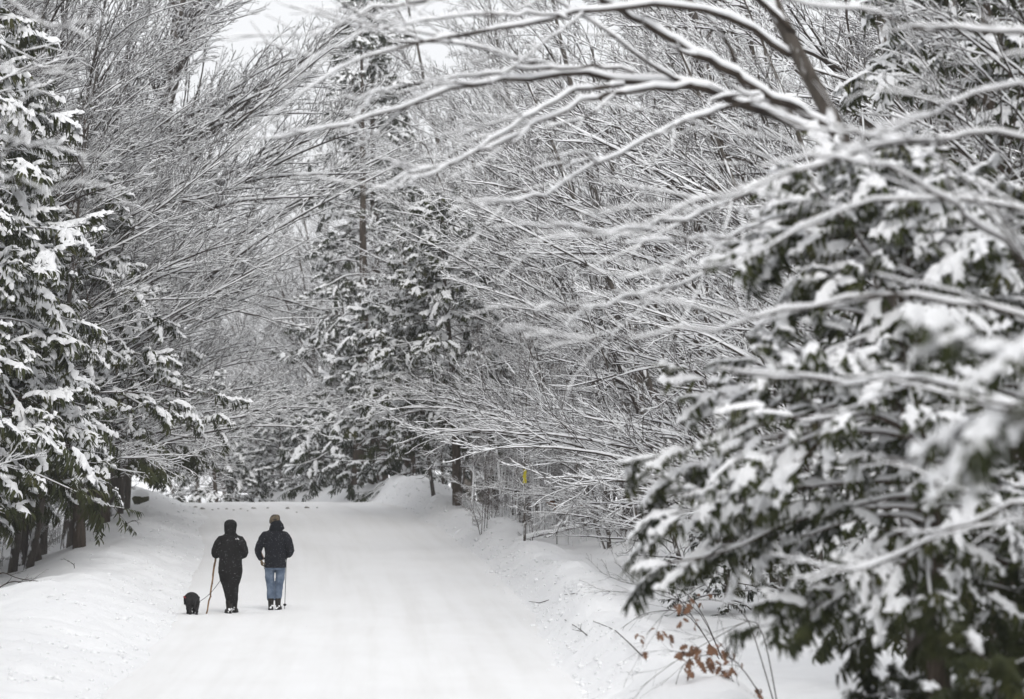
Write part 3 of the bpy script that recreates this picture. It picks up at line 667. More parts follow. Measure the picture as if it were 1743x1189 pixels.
# ------------------------------------------------------------------ people and dog
def closed_tube(buf, pts, rad, k=14, flat=1.0):
    """watertight tapered tube with rounded ends; flat squeezes it across"""
    P = np.array([tuple(p) for p in pts], float); R = np.array(rad, float)
    a, b = P[0] - (P[1] - P[0]) / np.linalg.norm(P[1] - P[0]) * R[0] * .6, P[-1] + (P[-1] - P[-2]) / np.linalg.norm(P[-1] - P[-2]) * R[-1] * .6
    P = np.vstack([a, P, b])[None]; R = np.r_[R[0] * .45, R, R[-1] * .45][None]
    T, S, U = frames(P); n = P.shape[1]; an = np.arange(k) / k * 2 * pi
    V = P[:, :, None] + R[..., None, None] * (np.cos(an)[:, None] * S[:, :, None] + flat * np.sin(an)[:, None] * U[:, :, None])
    V = np.concatenate([V.reshape(-1, 3), P[0, :1], P[0, -1:]])
    i = np.arange(k); c0, c1 = n * k, n * k + 1
    tri = np.concatenate([np.stack([np.full(k, c0), (i + 1) % k, i], -1), np.stack([np.full(k, c1), (n - 1) * k + i, (n - 1) * k + (i + 1) % k], -1)])
    buf.add(V, ring_faces(1, n, k), tri)

def rings(buf, rows, k=20):
    """watertight stack of level ellipses: rows of (z, cx, cy, rx, ry)"""
    an = np.arange(k) / k * 2 * pi
    V = np.array([[(cx + rx * math.cos(t), cy + ry * math.sin(t), z) for t in an] for z, cx, cy, rx, ry in rows]).reshape(-1, 3)
    n = len(rows); V = np.concatenate([V, [(rows[0][1], rows[0][2], rows[0][0])], [(rows[-1][1], rows[-1][2], rows[-1][0])]])
    i = np.arange(k); c0, c1 = n * k, n * k + 1
    tri = np.concatenate([np.stack([np.full(k, c0), (i + 1) % k, i], -1), np.stack([np.full(k, c1), (n - 1) * k + i, (n - 1) * k + (i + 1) % k], -1)])
    buf.add(V, ring_faces(1, n, k), tri)

def ball(buf, c, r):
    rows = [(c[2] + r[2] * math.sin(a), c[0], c[1], r[0] * math.cos(a), r[1] * math.cos(a)) for a in np.linspace(-1.45, 1.45, 9)]
    rings(buf, rows, 14)

TEX = bpy.data.textures.new('cloth_folds', 'CLOUDS'); TEX.noise_scale = .11; TEX.noise_depth = 2
FUR = bpy.data.textures.new('fur_tufts', 'CLOUDS'); FUR.noise_scale = .03; FUR.noise_depth = 2
def fused(name, buf, mat, parent, voxel=.012, smooth=5, folds=0., tex=None):
    """one continuous skin over the overlapping shapes"""
    o = obj(name, buf.mesh(name, mat), parent)
    r = o.modifiers.new('skin', 'REMESH'); r.mode = 'VOXEL'; r.voxel_size = voxel; r.use_smooth_shade = True
    if smooth: s = o.modifiers.new('smooth', 'SMOOTH'); s.iterations = smooth; s.factor = .5
    if folds:
        d = o.modifiers.new('folds', 'DISPLACE'); d.texture = tex or TEX; d.strength = folds; d.mid_level = .5; d.texture_coords = 'LOCAL'
    return o

M['skin'] = mottled('skin', [(.3, (.42, .26, .19)), (.7, (.50, .32, .24))], 20, rough=.55, bstr=0)
def cloth(name, c, speck=.0, rough=.85):
    m, t, b = new_mat(name); v = coord(t)
    n = noise(t, 14, 4, v); base = ramp(t, n.outputs[0], [(.3, tuple(x * .75 for x in c)), (.7, tuple(x * 1.3 for x in c))])
    if speck:                                               # snowflakes caught in the cloth
        s = noise(t, 70, 0, v); k = ramp(t, s.outputs[0], [(.80 - speck, (0, 0, 0)), (.84 - speck, (1, 1, 1))])
        mx = t.nodes.new('ShaderNodeMix'); mx.data_type = 'RGBA'; t.links.new(k, mx.inputs[0]); t.links.new(base, mx.inputs[6]); mx.inputs[7].default_value = (.30, .30, .32, 1)
        base = mx.outputs[2]
    t.links.new(base, b.inputs['Base Color']); b.inputs['Roughness'].default_value = rough; b.inputs['Specular IOR Level'].default_value = .2
    n2 = noise(t, 120, 2, v); bump(t, b, n2.outputs[0], .3, .004)
    return m
M['coat'] = cloth('black_coat_cloth', (.006, .0055, .0055), .03)
M['jacket'] = cloth('navy_jacket_cloth', (.006, .007, .011), .05)
M['hood_lining'] = cloth('dark_navy_hood_cloth', (.005, .006, .009), .03)
M['boot'] = mottled('dark_boot_leather', [(.3, (.012, .011, .010)), (.7, (.03, .026, .022))], 20, rough=.6, bstr=.2)
M['glove'] = cloth('tan_glove_leather', (.16, .12, .075))
M['black_glove'] = cloth('black_glove_knit', (.012, .012, .013))
M['fur'] = mottled('black_fur', [(.3, (.008, .008, .009)), (.7, (.028, .026, .026))], 30, rough=.75, bstr=.8, bdist=.01, bscale=70)
M['red'] = mottled('red_webbing', [(.3, (.22, .012, .018)), (.7, (.36, .03, .035))], 25, rough=.7, bstr=0)
M['webbing'] = mottled('black_webbing', [(.3, (.012, .012, .013)), (.7, (.022, .022, .023))], 25, rough=.7, bstr=0)
M['stick'] = mottled('peeled_stick_wood', [(.25, (.10, .062, .036)), (.7, (.29, .185, .105))], 7, (3, 3, .7), rough=.75, bstr=.3, bdist=.004)
M['alloy'] = mottled('dull_pole_alloy', [(.3, (.10, .10, .105)), (.7, (.20, .20, .205))], 12, rough=.4, bstr=0, spec=.5)
M['white'] = mottled('white_stitching', [(.3, (.75, .75, .76)), (.7, (.8, .8, .81))], 5, rough=.8, bstr=0)
def denim():
    m, t, b = new_mat('faded_blue_denim'); v = coord(t); n = noise(t, 9, 4, v)
    t.links.new(ramp(t, n.outputs[0], [(.3, (.045, .066, .105)), (.5, (.085, .118, .172)), (.72, (.16, .20, .26))]), b.inputs['Base Color'])
    b.inputs['Roughness'].default_value = .9; n2 = noise(t, 150, 2, v); bump(t, b, n2.outputs[0], .3, .003); return m
M['denim'] = denim()
def camo():
    m, t, b = new_mat('brown_camouflage_cloth'); v = coord(t); n = noise(t, 17, 2, v)
    t.links.new(ramp(t, n.outputs[0], [(.36, (.018, .014, .010)), (.45, (.07, .05, .032)), (.55, (.15, .115, .075)), (.64, (.035, .032, .018))]), b.inputs['Base Color'])
    b.inputs['Roughness'].default_value = .9; return m
M['camo'] = camo()

def head(buf, c, yaw=0.):
    """head about 0.23 m tall centred at c, facing +y turned by yaw, with brow, nose, chin and ears"""
    hb = Buf(); ball(hb, (0, -.01, .02), (.073, .092, .10)); ball(hb, (0, .025, -.045), (.055, .06, .07))
    closed_tube(hb, [(0, .085, .01), (0, .105, -.02)], [.010, .014], 8)                     # nose
    ball(hb, (0, .075, -.095), (.025, .02, .018)); ball(hb, (0, .078, .03), (.05, .014, .010))  # chin, brow
    ball(hb, (0, .083, -.06), (.022, .010, .006))                                           # lips
    for s in (-1, 1): ball(hb, (s * .074, -.005, 0), (.010, .018, .030)); ball(hb, (s * .03, .078, .008), (.011, .009, .008))
    cs, sn = math.cos(yaw), math.sin(yaw); n = 0
    for V in hb.V: V[:] = np.stack([V[:, 0] * cs - V[:, 1] * sn, V[:, 0] * sn + V[:, 1] * cs, V[:, 2]], -1) + np.array(c, np.float32)
    buf.V += hb.V; buf.Q += [q + buf.n for q in hb.Q]; buf.T += [q + buf.n for q in hb.T]; buf.n += hb.n

def hand(buf, wrist, fwd, across, curl=1.0, k=1.0):
    """palm and five bent fingers closing round something; fwd wrist to knuckles, across index to little finger"""
    wv = Vector(wrist); f = Vector(fwd).normalized(); a = Vector(across); a = (a - f * a.dot(f)).normalized(); n = f.cross(a)
    closed_tube(buf, [wv, wv + f * .045 * k, wv + f * .085 * k], [.026 * k, .036 * k, .036 * k], 10, .55)
    for i, (o, l) in enumerate([(-.030, .072), (-.010, .082), (.010, .076), (.029, .060)]):
        p = wv + f * .085 * k + a * o * k; q = [p]; d = f.copy()
        for j in range(3):
            d = (d + n * (.75 * curl)).normalized(); q.append(q[-1] + d * l * k * (.42, .32, .26)[j])
        closed_tube(buf, q, [.0100 * k, .0095 * k, .0088 * k, .0075 * k], 8)
    p = wv + f * .03 * k - a * .034 * k; d1 = (f * .6 - a * .7 + n * .4).normalized(); d2 = (f * .7 + n * .8 * curl - a * .1).normalized()
    closed_tube(buf, [p, p + d1 * .04 * k, p + d1 * .04 * k + d2 * .03 * k, p + d1 * .04 * k + d2 * .052 * k], [.0125 * k, .0115 * k, .010 * k, .008 * k], 8)

def boot(parent, x, y, yaw, pitch=0., lift=0., h=.24):
    b = Buf(); rings(b, [(.03, 0, -.04, .045, .05), (.09, 0, -.03, .05, .062), (.15, 0, -.025, .055, .066), (h, 0, -.02, .062, .074)])
    closed_tube(b, [(0, -.06, .045), (0, .02, .055), (0, .10, .048), (0, .16, .038)], [.045, .05, .05, .042], 14, .85)
    o = fused('boot', b, M['boot'], parent, .010, 3, .006)
    o.location = (x, y, lift); o.rotation_euler = (pitch, 0, yaw)
    s = Buf(); P = np.array([(-.09, .034), (-.05, .046), (0, .044), (.06, .050), (.12, .050), (.17, .040), (.20, .02)])
    out = [(xx, yy) for yy, xx in P] + [(-xx, yy) for yy, xx in P[::-1]]
    n = len(out); V = [(xx, yy, 0.) for xx, yy in out] + [(xx * 1.03, yy, .026) for xx, yy in out] + [(0, .05, 0), (0, .05, .026)]
    i = np.arange(n); j = (i + 1) % n
    s.add(V, np.stack([i, j, n + j, n + i], -1), np.concatenate([np.stack([np.full(n, 2 * n), j, i], -1), np.stack([np.full(n, 2 * n + 1), n + i, n + j], -1)]))
    so = obj('sole', s.mesh('sole', M['webbing'], False), o)
    sn = Buf(); rng = np.random.default_rng(int(abs(x) * 1000) + 3)
    for q in range(4):
        a = rng.uniform(-2.6, -.5); ball(sn, (.050 * math.cos(a) * 1.0, -.045 + .058 * math.sin(a), rng.uniform(.03, .10)), (rng.uniform(.012, .022), rng.uniform(.010, .016), rng.uniform(.012, .026)))
    so2 = obj('caked_snow', sn.mesh('caked_snow', M['snow']), o); so2['kind'] = 'stuff'
    return o

def under_body(parent, neck_z, head_c, sh, elbows, wrists, hips_z, knees, ankles, yaw=0.):
    """the continuous body inside the clothes"""
    b = Buf(); head(b, head_c, yaw)
    closed_tube(b, [(0, 0, neck_z - .08), (head_c[0] * .6, head_c[1] * .5, head_c[2] - .08)], [.055, .052])
    rings(b, [(hips_z - .06, 0, 0, .13, .10), (hips_z + .06, 0, 0, .15, .11), (hips_z + .22, 0, 0, .135, .095), (neck_z - .22, 0, 0, .15, .105), (neck_z - .10, 0, 0, .155, .09), (neck_z - .03, 0, 0, .08, .06)])
    for s, e, w_, kn, an in zip((-1, 1), elbows, wrists, knees, ankles):
        closed_tube(b, [(s * sh, 0, neck_z - .10), e, w_], [.048, .038, .026])
        closed_tube(b, [(s * .085, 0, hips_z), kn, an], [.075, .052, .036])
        closed_tube(b, [an, (an[0], an[1] + .10, an[2] - .03)], [.034, .03])
    return fused('body', b, M['skin'], parent, .011, 4)

# ---- person in the long hooded coat
p1 = at(392, 1046, 71.9); y1 = 71.9; x1 = p1.x
pa = obj('person', None, None, (x1, y1, road_at(x1, y1)))
tag(pa, 'person in a long black hooded coat holding a wooden stick and a leash, walking away', 'person')
elb = [(-.285, .02, 1.10), (.265, .02, 1.10)]; wri = [(-.275, .25, 1.10), (.06, .28, 1.02)]
under_body(pa, 1.50, (0, .02, 1.615), .17, elb, wri, .90, [(-.05, .03, .48), (.05, .16, .50)], [(-.03, -.02, .10), (.05, .33, .10)])
b = Buf()
rings(b, [(.19, .03, .02, .105, .14), (.24, .025, .02, .112, .15), (.36, .012, .02, .130, .16), (.52, 0, .02, .158, .17), (.66, 0, .01, .208, .18), (.78, 0, .0, .230, .185), (.92, 0, .0, .225, .175), (1.05, 0, 0, .210, .16), (1.20, 0, 0, .215, .155), (1.34, 0, 0, .212, .145), (1.42, 0, 0, .175, .125), (1.48, 0, 0, .12, .10), (1.53, 0, .005, .08, .08)])
closed_tube(b, [(-.15, -.0, 1.39), (-.215, .0, 1.30), (-.260, .01, 1.18), (-.280, .03, 1.10)], [.090, .100, .098, .088])
closed_tube(b, [(-.270, .03, 1.10), (-.278, .13, 1.10), (-.275, .22, 1.10)], [.080, .070, .055])
closed_tube(b, [(.15, .0, 1.39), (.205, .0, 1.30), (.245, .01, 1.18), (.258, .03, 1.11)], [.090, .098, .094, .084])
closed_tube(b, [(.250, .03, 1.11), (.17, .16, 1.06), (.09, .25, 1.03)], [.078, .070, .055])
coat = fused('coat', b, M['coat'], pa, .013, 4, .022)
b = Buf()
closed_tube(b, [(.10, -.03, .16), (.105, -.02, .30)], [.035, .03], 10, .5)                    # trailing hem flap
fused('coat_hem', b, M['coat'], pa, .010, 3, .01)
b = Buf()
rings(b, [(1.46, 0, .0, .105, .095), (1.51, -.005, .005, .108, .105), (1.57, -.005, .01, .118, .126), (1.64, 0, .012, .124, .134), (1.70, 0, .01, .114, .122), (1.735, .005, .01, .078, .085), (1.752, .01, .01, .04, .045)])
hd = fused('hood', b, M['coat'], pa, .012, 2, .016)
# small white emblem stitched on the right shoulder: three arcs and a word mark
b = Buf()
for i in range(3):
    r = .018 + i * .009; a = np.linspace(.05, pi / 2, 7)
    P = np.stack([.135 + r * np.cos(a), np.full(7, -.1505), 1.375 + r * np.sin(a)], -1); tubes(b, P[None], np.full((1, 7), .0032), 4)
for i in range(3): tubes(b, np.array([[(.105, -.1545, 1.402 - i * .010), (.127 - .006 * (i == 1), -.1535, 1.402 - i * .010)]]), np.full((1, 2), .0028), 4)
obj('emblem', b.mesh('emblem', M['white'], False), pa)['label'] = 'small white emblem on the shoulder'
boot(pa, -.03, -.03, .30, 0); boot(pa, .06, .32, -.1, 0)
for wq, fw, ac in [((-.275, .24, 1.10), (.0, 1, .02), (0, 0, -1)), ((.085, .26, 1.03), (-.7, .7, -.05), (0, 0, -1))]:
    g = Buf(); hand(g, wq, fw, ac, 1.1, 1.12); fused('glove', g, M['black_glove'], pa, .007, 2)

# ---- person in the navy jacket and jeans
p2 = at(468, 1040, 73.1); y2 = 73.1; x2 = p2.x
pb = obj('person', None, None, (x2, y2, road_at(x2, y2)))
tag(pb, 'person in a navy jacket, blue jeans and camouflage cap using a thin walking pole', 'person')
under_body(pb, 1.54, (.005, .03, 1.675), .18, [(-.30, -.02, 1.12), (.30, -.02, 1.12)], [(-.225, .10, .96), (.20, .24, 1.02)], .92, [(-.10, .03, .50), (.10, .02, .50)], [(-.075, -.01, .10), (.065, .0, .10)], .1)
b = Buf()
rings(b, [(.80, .0, 0, .205, .150), (.84, .0, 0, .212, .158), (.95, 0, 0, .205, .155), (1.08, 0, 0, .192, .148), (1.22, 0, 0, .205, .150), (1.36, 0, 0, .222, .148), (1.45, 0, 0, .190, .130), (1.51, 0, 0, .13, .105), (1.55, 0, .01, .09, .09)])
closed_tube(b, [(-.16, 0, 1.43), (-.235, -.01, 1.34), (-.295, -.02, 1.21), (-.325, -.015, 1.11)], [.088, .086, .076, .070])
closed_tube(b, [(-.325, -.015, 1.11), (-.30, .0, 1.03), (-.268, .0, .965)], [.070, .060, .052])
closed_tube(b, [(.16, 0, 1.43), (.235, -.01, 1.33), (.285, -.02, 1.20), (.300, -.015, 1.10)], [.088, .090, .082, .075])
closed_tube(b, [(.285, -.01, 1.10), (.25, .12, 1.05), (.21, .22, 1.02)], [.076, .068, .055])
fused('jacket', b, M['jacket'], pb, .013, 4, .022)
b = Buf()                                                                                     # hood down, bunched to one side
rings(b, [(1.49, .01, -.01, .12, .10), (1.54, .02, -.02, .135, .115), (1.60, .025, -.02, .118, .118), (1.66, .02, -.01, .105, .112), (1.70, .015, 0, .09, .10)])
ball(b, (.10, -.04, 1.60), (.065, .08, .06)); ball(b, (.135, -.03, 1.555), (.045, .06, .035))
fused('hood', b, M['hood_lining'], pb, .012, 3, .018)
b = Buf()
rings(b, [(1.64, -.01, .02, .100, .112), (1.70, -.008, .02, .104, .118), (1.75, .0, .02, .098, .112), (1.79, .008, .02, .078, .09), (1.81, .01, .02, .045, .055)])
cap = fused('cap', b, M['camo'], pb, .010, 3, .01)
b = Buf(); closed_tube(b, [(-.02, .12, 1.68), (-.03, .20, 1.672)], [.075, .06], 14, .12); fused('peak', b, M['camo'], cap, .008, 2)
b = Buf()
rings(b, [(.76, 0, 0, .185, .13), (.84, 0, 0, .19, .135), (.93, 0, 0, .175, .125)])
closed_tube(b, [(-.098, 0, .82), (-.102, .01, .62), (-.092, .025, .47), (-.085, .0, .30), (-.078, -.015, .19)], [.098, .088, .076, .074, .070])
closed_tube(b, [(.100, 0, .82), (.098, .01, .62), (.080, .02, .47), (.062, .0, .30), (.050, -.012, .19)], [.098, .088, .076, .072, .068])
fused('jeans', b, M['denim'], pb, .011, 3, .022)
boot(pb, -.078, -.01, .08, 0, 0, .22); boot(pb, .062, .0, -.12, 0, 0, .22)
for wq, fw, ac in [((-.268, .0, .965), (.22, .0, -1), (0, 1, .1)), ((.205, .235, 1.015), (-.1, 1, -.05), (0, 0, -1))]:
    g = Buf(); hand(g, wq, fw, ac, 1.0, 1.25); fused('glove', g, M['glove'], pb, .007, 2)
b = Buf()
for dx_, l in ((0, .09), (.025, .06)): tubes(b, np.array([[(-.205 + dx_, .02, .86), (-.21 + dx_ * .8, .01, .86 - l * .6), (-.20 + dx_, .012, .86 - l)]]), np.full((1, 3), .006), 5)
obj('glove_strap', b.mesh('glove_strap', M['webbing']), pb)

# ---- walking stick, pole, leash, dog
hand1 = Vector((x1 - .275, y1 + .325, pa.location.z + 1.10))
tip = at(351, 1049, 71.6); tip.z = road_at(tip.x, tip.y) - .01
top = tip + (hand1 - tip) * 1.10
st = obj('walking_stick', None, None, tip); tag(st, 'crooked wooden walking stick in the left hand of the hooded person', 'stick')
b = Buf(); n = 16; sr = np.random.default_rng(3)
P = np.array([tuple((top - tip) * (i / (n - 1))) for i in range(n)]); P[1:-1] += sr.normal(0, .003, (n - 2, 3)) * np.array([1, 1, 0]); P[:, 0] += .010 * np.sin(np.linspace(0, 2 * pi, n))
closed_tube(b, P, np.linspace(.013, .019, n) + sr.uniform(-.001, .0025, n), 8); obj('shaft', b.mesh('shaft', M['stick']), st)
b = Buf()
for i in (4, 7, 11): ball(b, P[i] + np.array([.012, -.006, 0]), (.010, .010, .014))
obj('knots', b.mesh('knots', M['stick']), st)

hand2 = Vector((x2 + .20, y2 + .315, pb.location.z + 1.02)); t2 = at(484.5, 1037, y2 + .2); t2.z = road_at(t2.x, t2.y) - .02
wp = obj('trekking_pole', None, None, t2); tag(wp, 'thin metal walking pole beside the blue jeans', 'pole')
ax = hand2 + Vector((0, 0, .06)) - t2; u = ax.normalized(); b = Buf(); closed_tube(b, [u * .03, u * .5, ax * .9], [.006, .0075, .009], 8); obj('shaft', b.mesh('shaft', M['alloy']), wp)
b = Buf(); closed_tube(b, [ax * .88, ax * .95, ax], [.014, .016, .017], 8); obj('grip', b.mesh('grip', M['webbing']), wp)
b = Buf(); closed_tube(b, [u * .095, u * .105], [.03, .032], 12); obj('basket', b.mesh('basket', M['webbing']), wp)
b = Buf(); closed_tube(b, [u * .0, u * .04], [.003, .006], 6); obj('tip', b.mesh('tip', M['alloy']), wp)

pd = at(327, 1047, 71.4); dog = obj('dog', None, None, (pd.x, 71.4, road_at(pd.x, 71.4) - .005), (0, 0, math.radians(14)))
dog.scale = (1.0, 1.0, 1.0)
tag(dog, 'small shaggy black dog on a leash walking away along the road edge', 'dog')
b = Buf()
closed_tube(b, [(0, -.16, .255), (0, -.10, .275), (0, .02, .275), (0, .14, .265), (0, .22, .265)], [.085, .118, .125, .132, .105], 16, 1.06)      # rump to deep chest
closed_tube(b, [(0, .20, .27), (0, .28, .25), (0, .35, .215)], [.09, .072, .062])                                           # neck
ball(b, (0, .385, .205), (.066, .072, .060)); closed_tube(b, [(0, .43, .17), (0, .475, .135)], [.038, .029])                       # skull, muzzle
for s in (-1, 1):
    closed_tube(b, [(s * .045, .36, .25), (s * .075, .365, .22), (s * .085, .375, .17)], [.016, .024, .014], 8, .6)              # drop ears
    off = .03 * s
    closed_tube(b, [(s * .062, .16, .24), (s * .064, .15 + off, .15), (s * .062, .165 + off, .08), (s * .06, .16 + off, .02)], [.055, .036, .028, .026])
    closed_tube(b, [(s * .06, .16 + off, .016), (s * .06, .20 + off, .014)], [.024, .022])
    closed_tube(b, [(s * .056, -.12, .24), (s * .060, -.09 - off, .165), (s * .056, -.165 - off, .10), (s * .054, -.155 - off, .025)], [.075, .052, .032, .027])   # thigh, knee, hock, shank
    closed_tube(b, [(s * .054, -.155 - off, .016), (s * .054, -.115 - off, .014)], [.026, .023])
closed_tube(b, [(0, -.20, .31), (.01, -.245, .27), (.012, -.262, .20), (.01, -.262, .14)], [.028, .030, .028, .016])            # low tail
body = fused('body', b, M['fur'], dog, .009, 2, .028, FUR)
def strap(buf, y, r0, z0=.27, wd=.016, rx=1.0):
    a = np.linspace(0, 2 * pi, 25); P = np.stack([r0 * rx * np.sin(a), np.full(25, y), z0 + r0 * np.cos(a)], -1)
    k = 4; V = np.concatenate([P + np.array([0, dy, 0]) + nrm(P - np.array([0, y, z0])) * dr for dy, dr in ((-wd, 0), (wd, 0), (wd, .012), (-wd, .012))])
    n = 25; q = [(j * n + i, j * n + i + 1, ((j + 1) % 4) * n + i + 1, ((j + 1) % 4) * n + i) for j in range(4) for i in range(24)]
    buf.add(V, q)
b = Buf(); strap(b, .06, .136, .268, .03); obj('harness', b.mesh('harness', M['webbing']), dog)
b = Buf(); strap(b, .285, .086, .25, .016); obj('collar', b.mesh('collar', M['red']), dog)
for s in (-1, 1):
    b = Buf(); P = np.array([[(s * .124, -.06, .31), (s * .134, .02, .32), (s * .138, .10, .32), (s * .115, .20, .33)]]); tubes(b, P, np.full((1, 4), .014), 6); obj('side_strap', b.mesh('side_strap', M['red' if s < 0 else 'webbing']), dog)

hold = Vector((x1 + .03, y1 + .33, pa.location.z + 1.03)); ring = dog.matrix_basis @ Vector((.05, -.02, .41)) if False else Vector((dog.location.x + .06, 71.46, dog.location.z + .235))
ring = Vector((dog.location.x + .135, 71.45, dog.location.z + .24))
pts = []
for i in range(14):
    t = i / 13; p = ring.lerp(hold, t); p.z -= .14 * math.sin(pi * t) * (1 - .3 * t); pts.append(tuple(p))
b = Buf(); tubes(b, np.array([pts]), np.full((1, 14), .0055), 6)
le = obj('leash', b.mesh('leash', M['webbing'])); tag(le, 'thin dark leash from the dog to the hooded person', 'leash')

# ------------------------------------------------------------------ small things
def stick_on_snow(pts_px, d, r, label, seed, forks=()):
    rng = np.random.default_rng(seed); P = []
    for px, py in pts_px:
        # where that pixel's line of sight meets the snow
        lo, hi = 30., 115.
        for dd in np.arange(35, 112, .15):
            q = at(px, py, dd)
            if q.z <= gz(q.x, q.y): break
        P.append(np.array(tuple(q)) + np.array([0, 0, r * .6]))
    P = np.array(P); base = P[0].copy(); e = obj('fallen_twig', None, None, base); tag(e, label, 'twig', 'twigs fallen on the right snowbank')
    n = 9; s = np.linspace(0, len(P) - 1, n); Q = np.stack([np.interp(s, range(len(P)), P[:, i]) for i in range(3)], -1) - base
    Q[:, 2] += .03
    b = Buf(); tubes(b, Q[None], np.linspace(r, r * .5, n)[None], 5); obj('stem', b.mesh('stem', M['twig']), e)
    for f, dx_, dy_, dz in forks:
        i = int(f * (n - 1)); F = np.array([Q[i], Q[i] + np.array([dx_ * .5, dy_ * .5, dz * .6]), Q[i] + np.array([dx_, dy_, dz])])
        b = Buf(); tubes(b, F[None], np.array([[r * .6, r * .5, r * .3]]), 4); obj('side_shoot', b.mesh('side_shoot', M['twig']), e)
stick_on_snow([(1093, 1121), (1070, 1098), (1045, 1075), (1010, 1061)], 0, .010, 'longest curved dark twig lying on the right snowbank', 1)
stick_on_snow([(999, 1085), (985, 1073), (961, 1058)], 0, .009, 'forked twig on the snowbank beside the longest one', 2, [(.35, -.16, .25, .02), (.4, .01, .06, .10)])
stick_on_snow([(935, 1024), (918, 1029), (900, 1026)], 0, .009, 'short curved twig at the road edge on the right', 3)
stick_on_snow([(982, 1013), (972, 1014), (961, 1015)], 0, .008, 'tiny twig stub on the right snowbank crest', 4)

# clods dropped by the plough at the crest of the road
M['clod'] = mottled('dirty_ice_clod', [(.3, (.16, .14, .12)), (.7, (.45, .43, .41))], 14, rough=.9, bstr=.5)
cr_ = np.random.default_rng(17)
def clod_mesh(i):
    b = Buf(); ball(b, (0, 0, 0), (1, 1, .7)); V = b.V[0]; V += cr_.normal(0, .16, V.shape).astype(np.float32); return b.mesh('snow_clod', M['clod'])
CL = [clod_mesh(i) for i in range(4)]
for i, (px, s) in enumerate([(333, .09), (345, .12), (362, .06), (372, .05), (386, .07), (398, .06), (410, .06), (432, .10), (456, .07), (490, .10), (522, .11), (540, .05), (422, .05), (505, .05)]):
    y = 110.5 + cr_.uniform(-1.8, 1.8); x = (px - 871.5) / F_PX * y
    o = obj('snow_clod', CL[i % 4], None, (x, y, max(road_at(x, y), gz(x, y)) + .01), (0, 0, cr_.uniform(0, 6))); s *= .6; o.scale = (s, s, s * .7)
    tag(o, 'dirty snow clod lying across the road at its crest', 'clod', 'dirty snow clods at the crest')

# boulder on the left
bq = Vector(((240 - 871.5) / F_PX * 108, 108, 0)); bq.z = gz(bq.x, bq.y)
e = obj('boulder', None, None, bq); e.scale = (.5, .5, .5); tag(e, 'mossy boulder capped with snow beside the left bank', 'boulder')
M['moss'] = mottled('mossy_rock', [(.3, (.035, .035, .02)), (.6, (.08, .075, .045)), (.8, (.13, .12, .10))], 4, rough=.9, bstr=.7, bdist=.04)
b = Buf(); ball(b, (0, 0, .22), (.48, .40, .34)); b.V[0] += cr_.normal(0, .03, b.V[0].shape).astype(np.float32); obj('rock', b.mesh('rock', M['moss']), e)
b = Buf(); ball(b, (0, 0, .48), (.50, .42, .26)); b.V[0] += cr_.normal(0, .02, b.V[0].shape).astype(np.float32); o = obj('snow_cap', b.mesh('snow_cap', M['snow']), e)

# yellow trail marker on a trunk in the right wood
yp = at(893, 810, 90); M['yellow'] = mottled('yellow_marker_plastic', [(.3, (.40, .34, .02)), (.7, (.52, .45, .04))], 8, rough=.5, bstr=0)
e = obj('marker_tree', None, None, (yp.x + .02, 90.12, gz(yp.x, 97.1))) if False else None
stp = plant('sapling', DPOLE, (yp.x, 90.12, gz(yp.x, 90.12)), 1., .75, 'sapling carrying the yellow marker at the right wood edge', 'sapling', sxy=.55)
e = obj('trail_marker', None, None, (yp.x, 90.0, yp.z)); e.scale = (.8, 1, .8); tag(e, 'notched yellow marker strip hanging on a trunk in the right wood', 'marker')
prof = [(-.035, .20), (.05, .20), (.06, .08), (.035, .05), (.06, .0), (.03, -.06), (.065, -.10), (.055, -.21), (-.05, -.21), (-.045, -.06), (-.06, 0), (-.03, .08)]
n = len(prof); V = [(a, -.006, c) for a, c in prof] + [(a, .006, c) for a, c in prof]; i = np.arange(n); j = (i + 1) % n
bm = bmesh.new(); vs = [bm.verts.new(v) for v in V]; bm.faces.new(vs[:n]); bm.faces.new(vs[n:][::-1])
for a in range(n): bm.faces.new((vs[a], vs[n + a], vs[n + (a + 1) % n], vs[(a + 1) % n]))
bm.normal_update(); me = bpy.data.meshes.new('strip'); bm.to_mesh(me); bm.free(); me.materials.append(M['yellow']); obj('strip', me, e)
b = Buf(); ball(b, (0, -.012, .15), (.010, .008, .010)); obj('nail', b.mesh('nail', M['alloy']), e)

# fallen logs along the right wood edge
for i, (a, c, r, lb) in enumerate([((745, 893, 101), (905, 884, 100), .04, 'long fallen log lying at the foot of the snow-plastered saplings'), ((850, 905, 92), (1060, 872, 91), .03, 'leaning fallen branch with a snow ridge below the brown leaves'), ((770, 905, 99), (850, 872, 102), .04, 'short fallen branch slanting among the saplings')]):
    A, B_ = at(*a), at(*c); A.z = gz(A.x, A.y) - .12; B_.z = max(B_.z, gz(B_.x, B_.y) + r * 2)
    e = obj('fallen_log', None, None, A); tag(e, lb, 'log', 'fallen wood in the right wood'); n = 10
    P = np.array([tuple((B_ - A) * (q / (n - 1))) for q in range(n)]); P[:, 2] += .04 * np.sin(np.linspace(0, 7, n))
    b = Buf(); closed_tube(b, P, np.linspace(r, r * .7, n), 9); obj('stem', b.mesh('stem', M['bark']), e)
    b = Buf(); snow_on(b, P[None], np.linspace(r, r * .7, n)[None], .07, cr_, gaps=0); o = obj('snow_cover', b.mesh('snow_cover', M['snow']), e); o['kind'] = 'stuff'

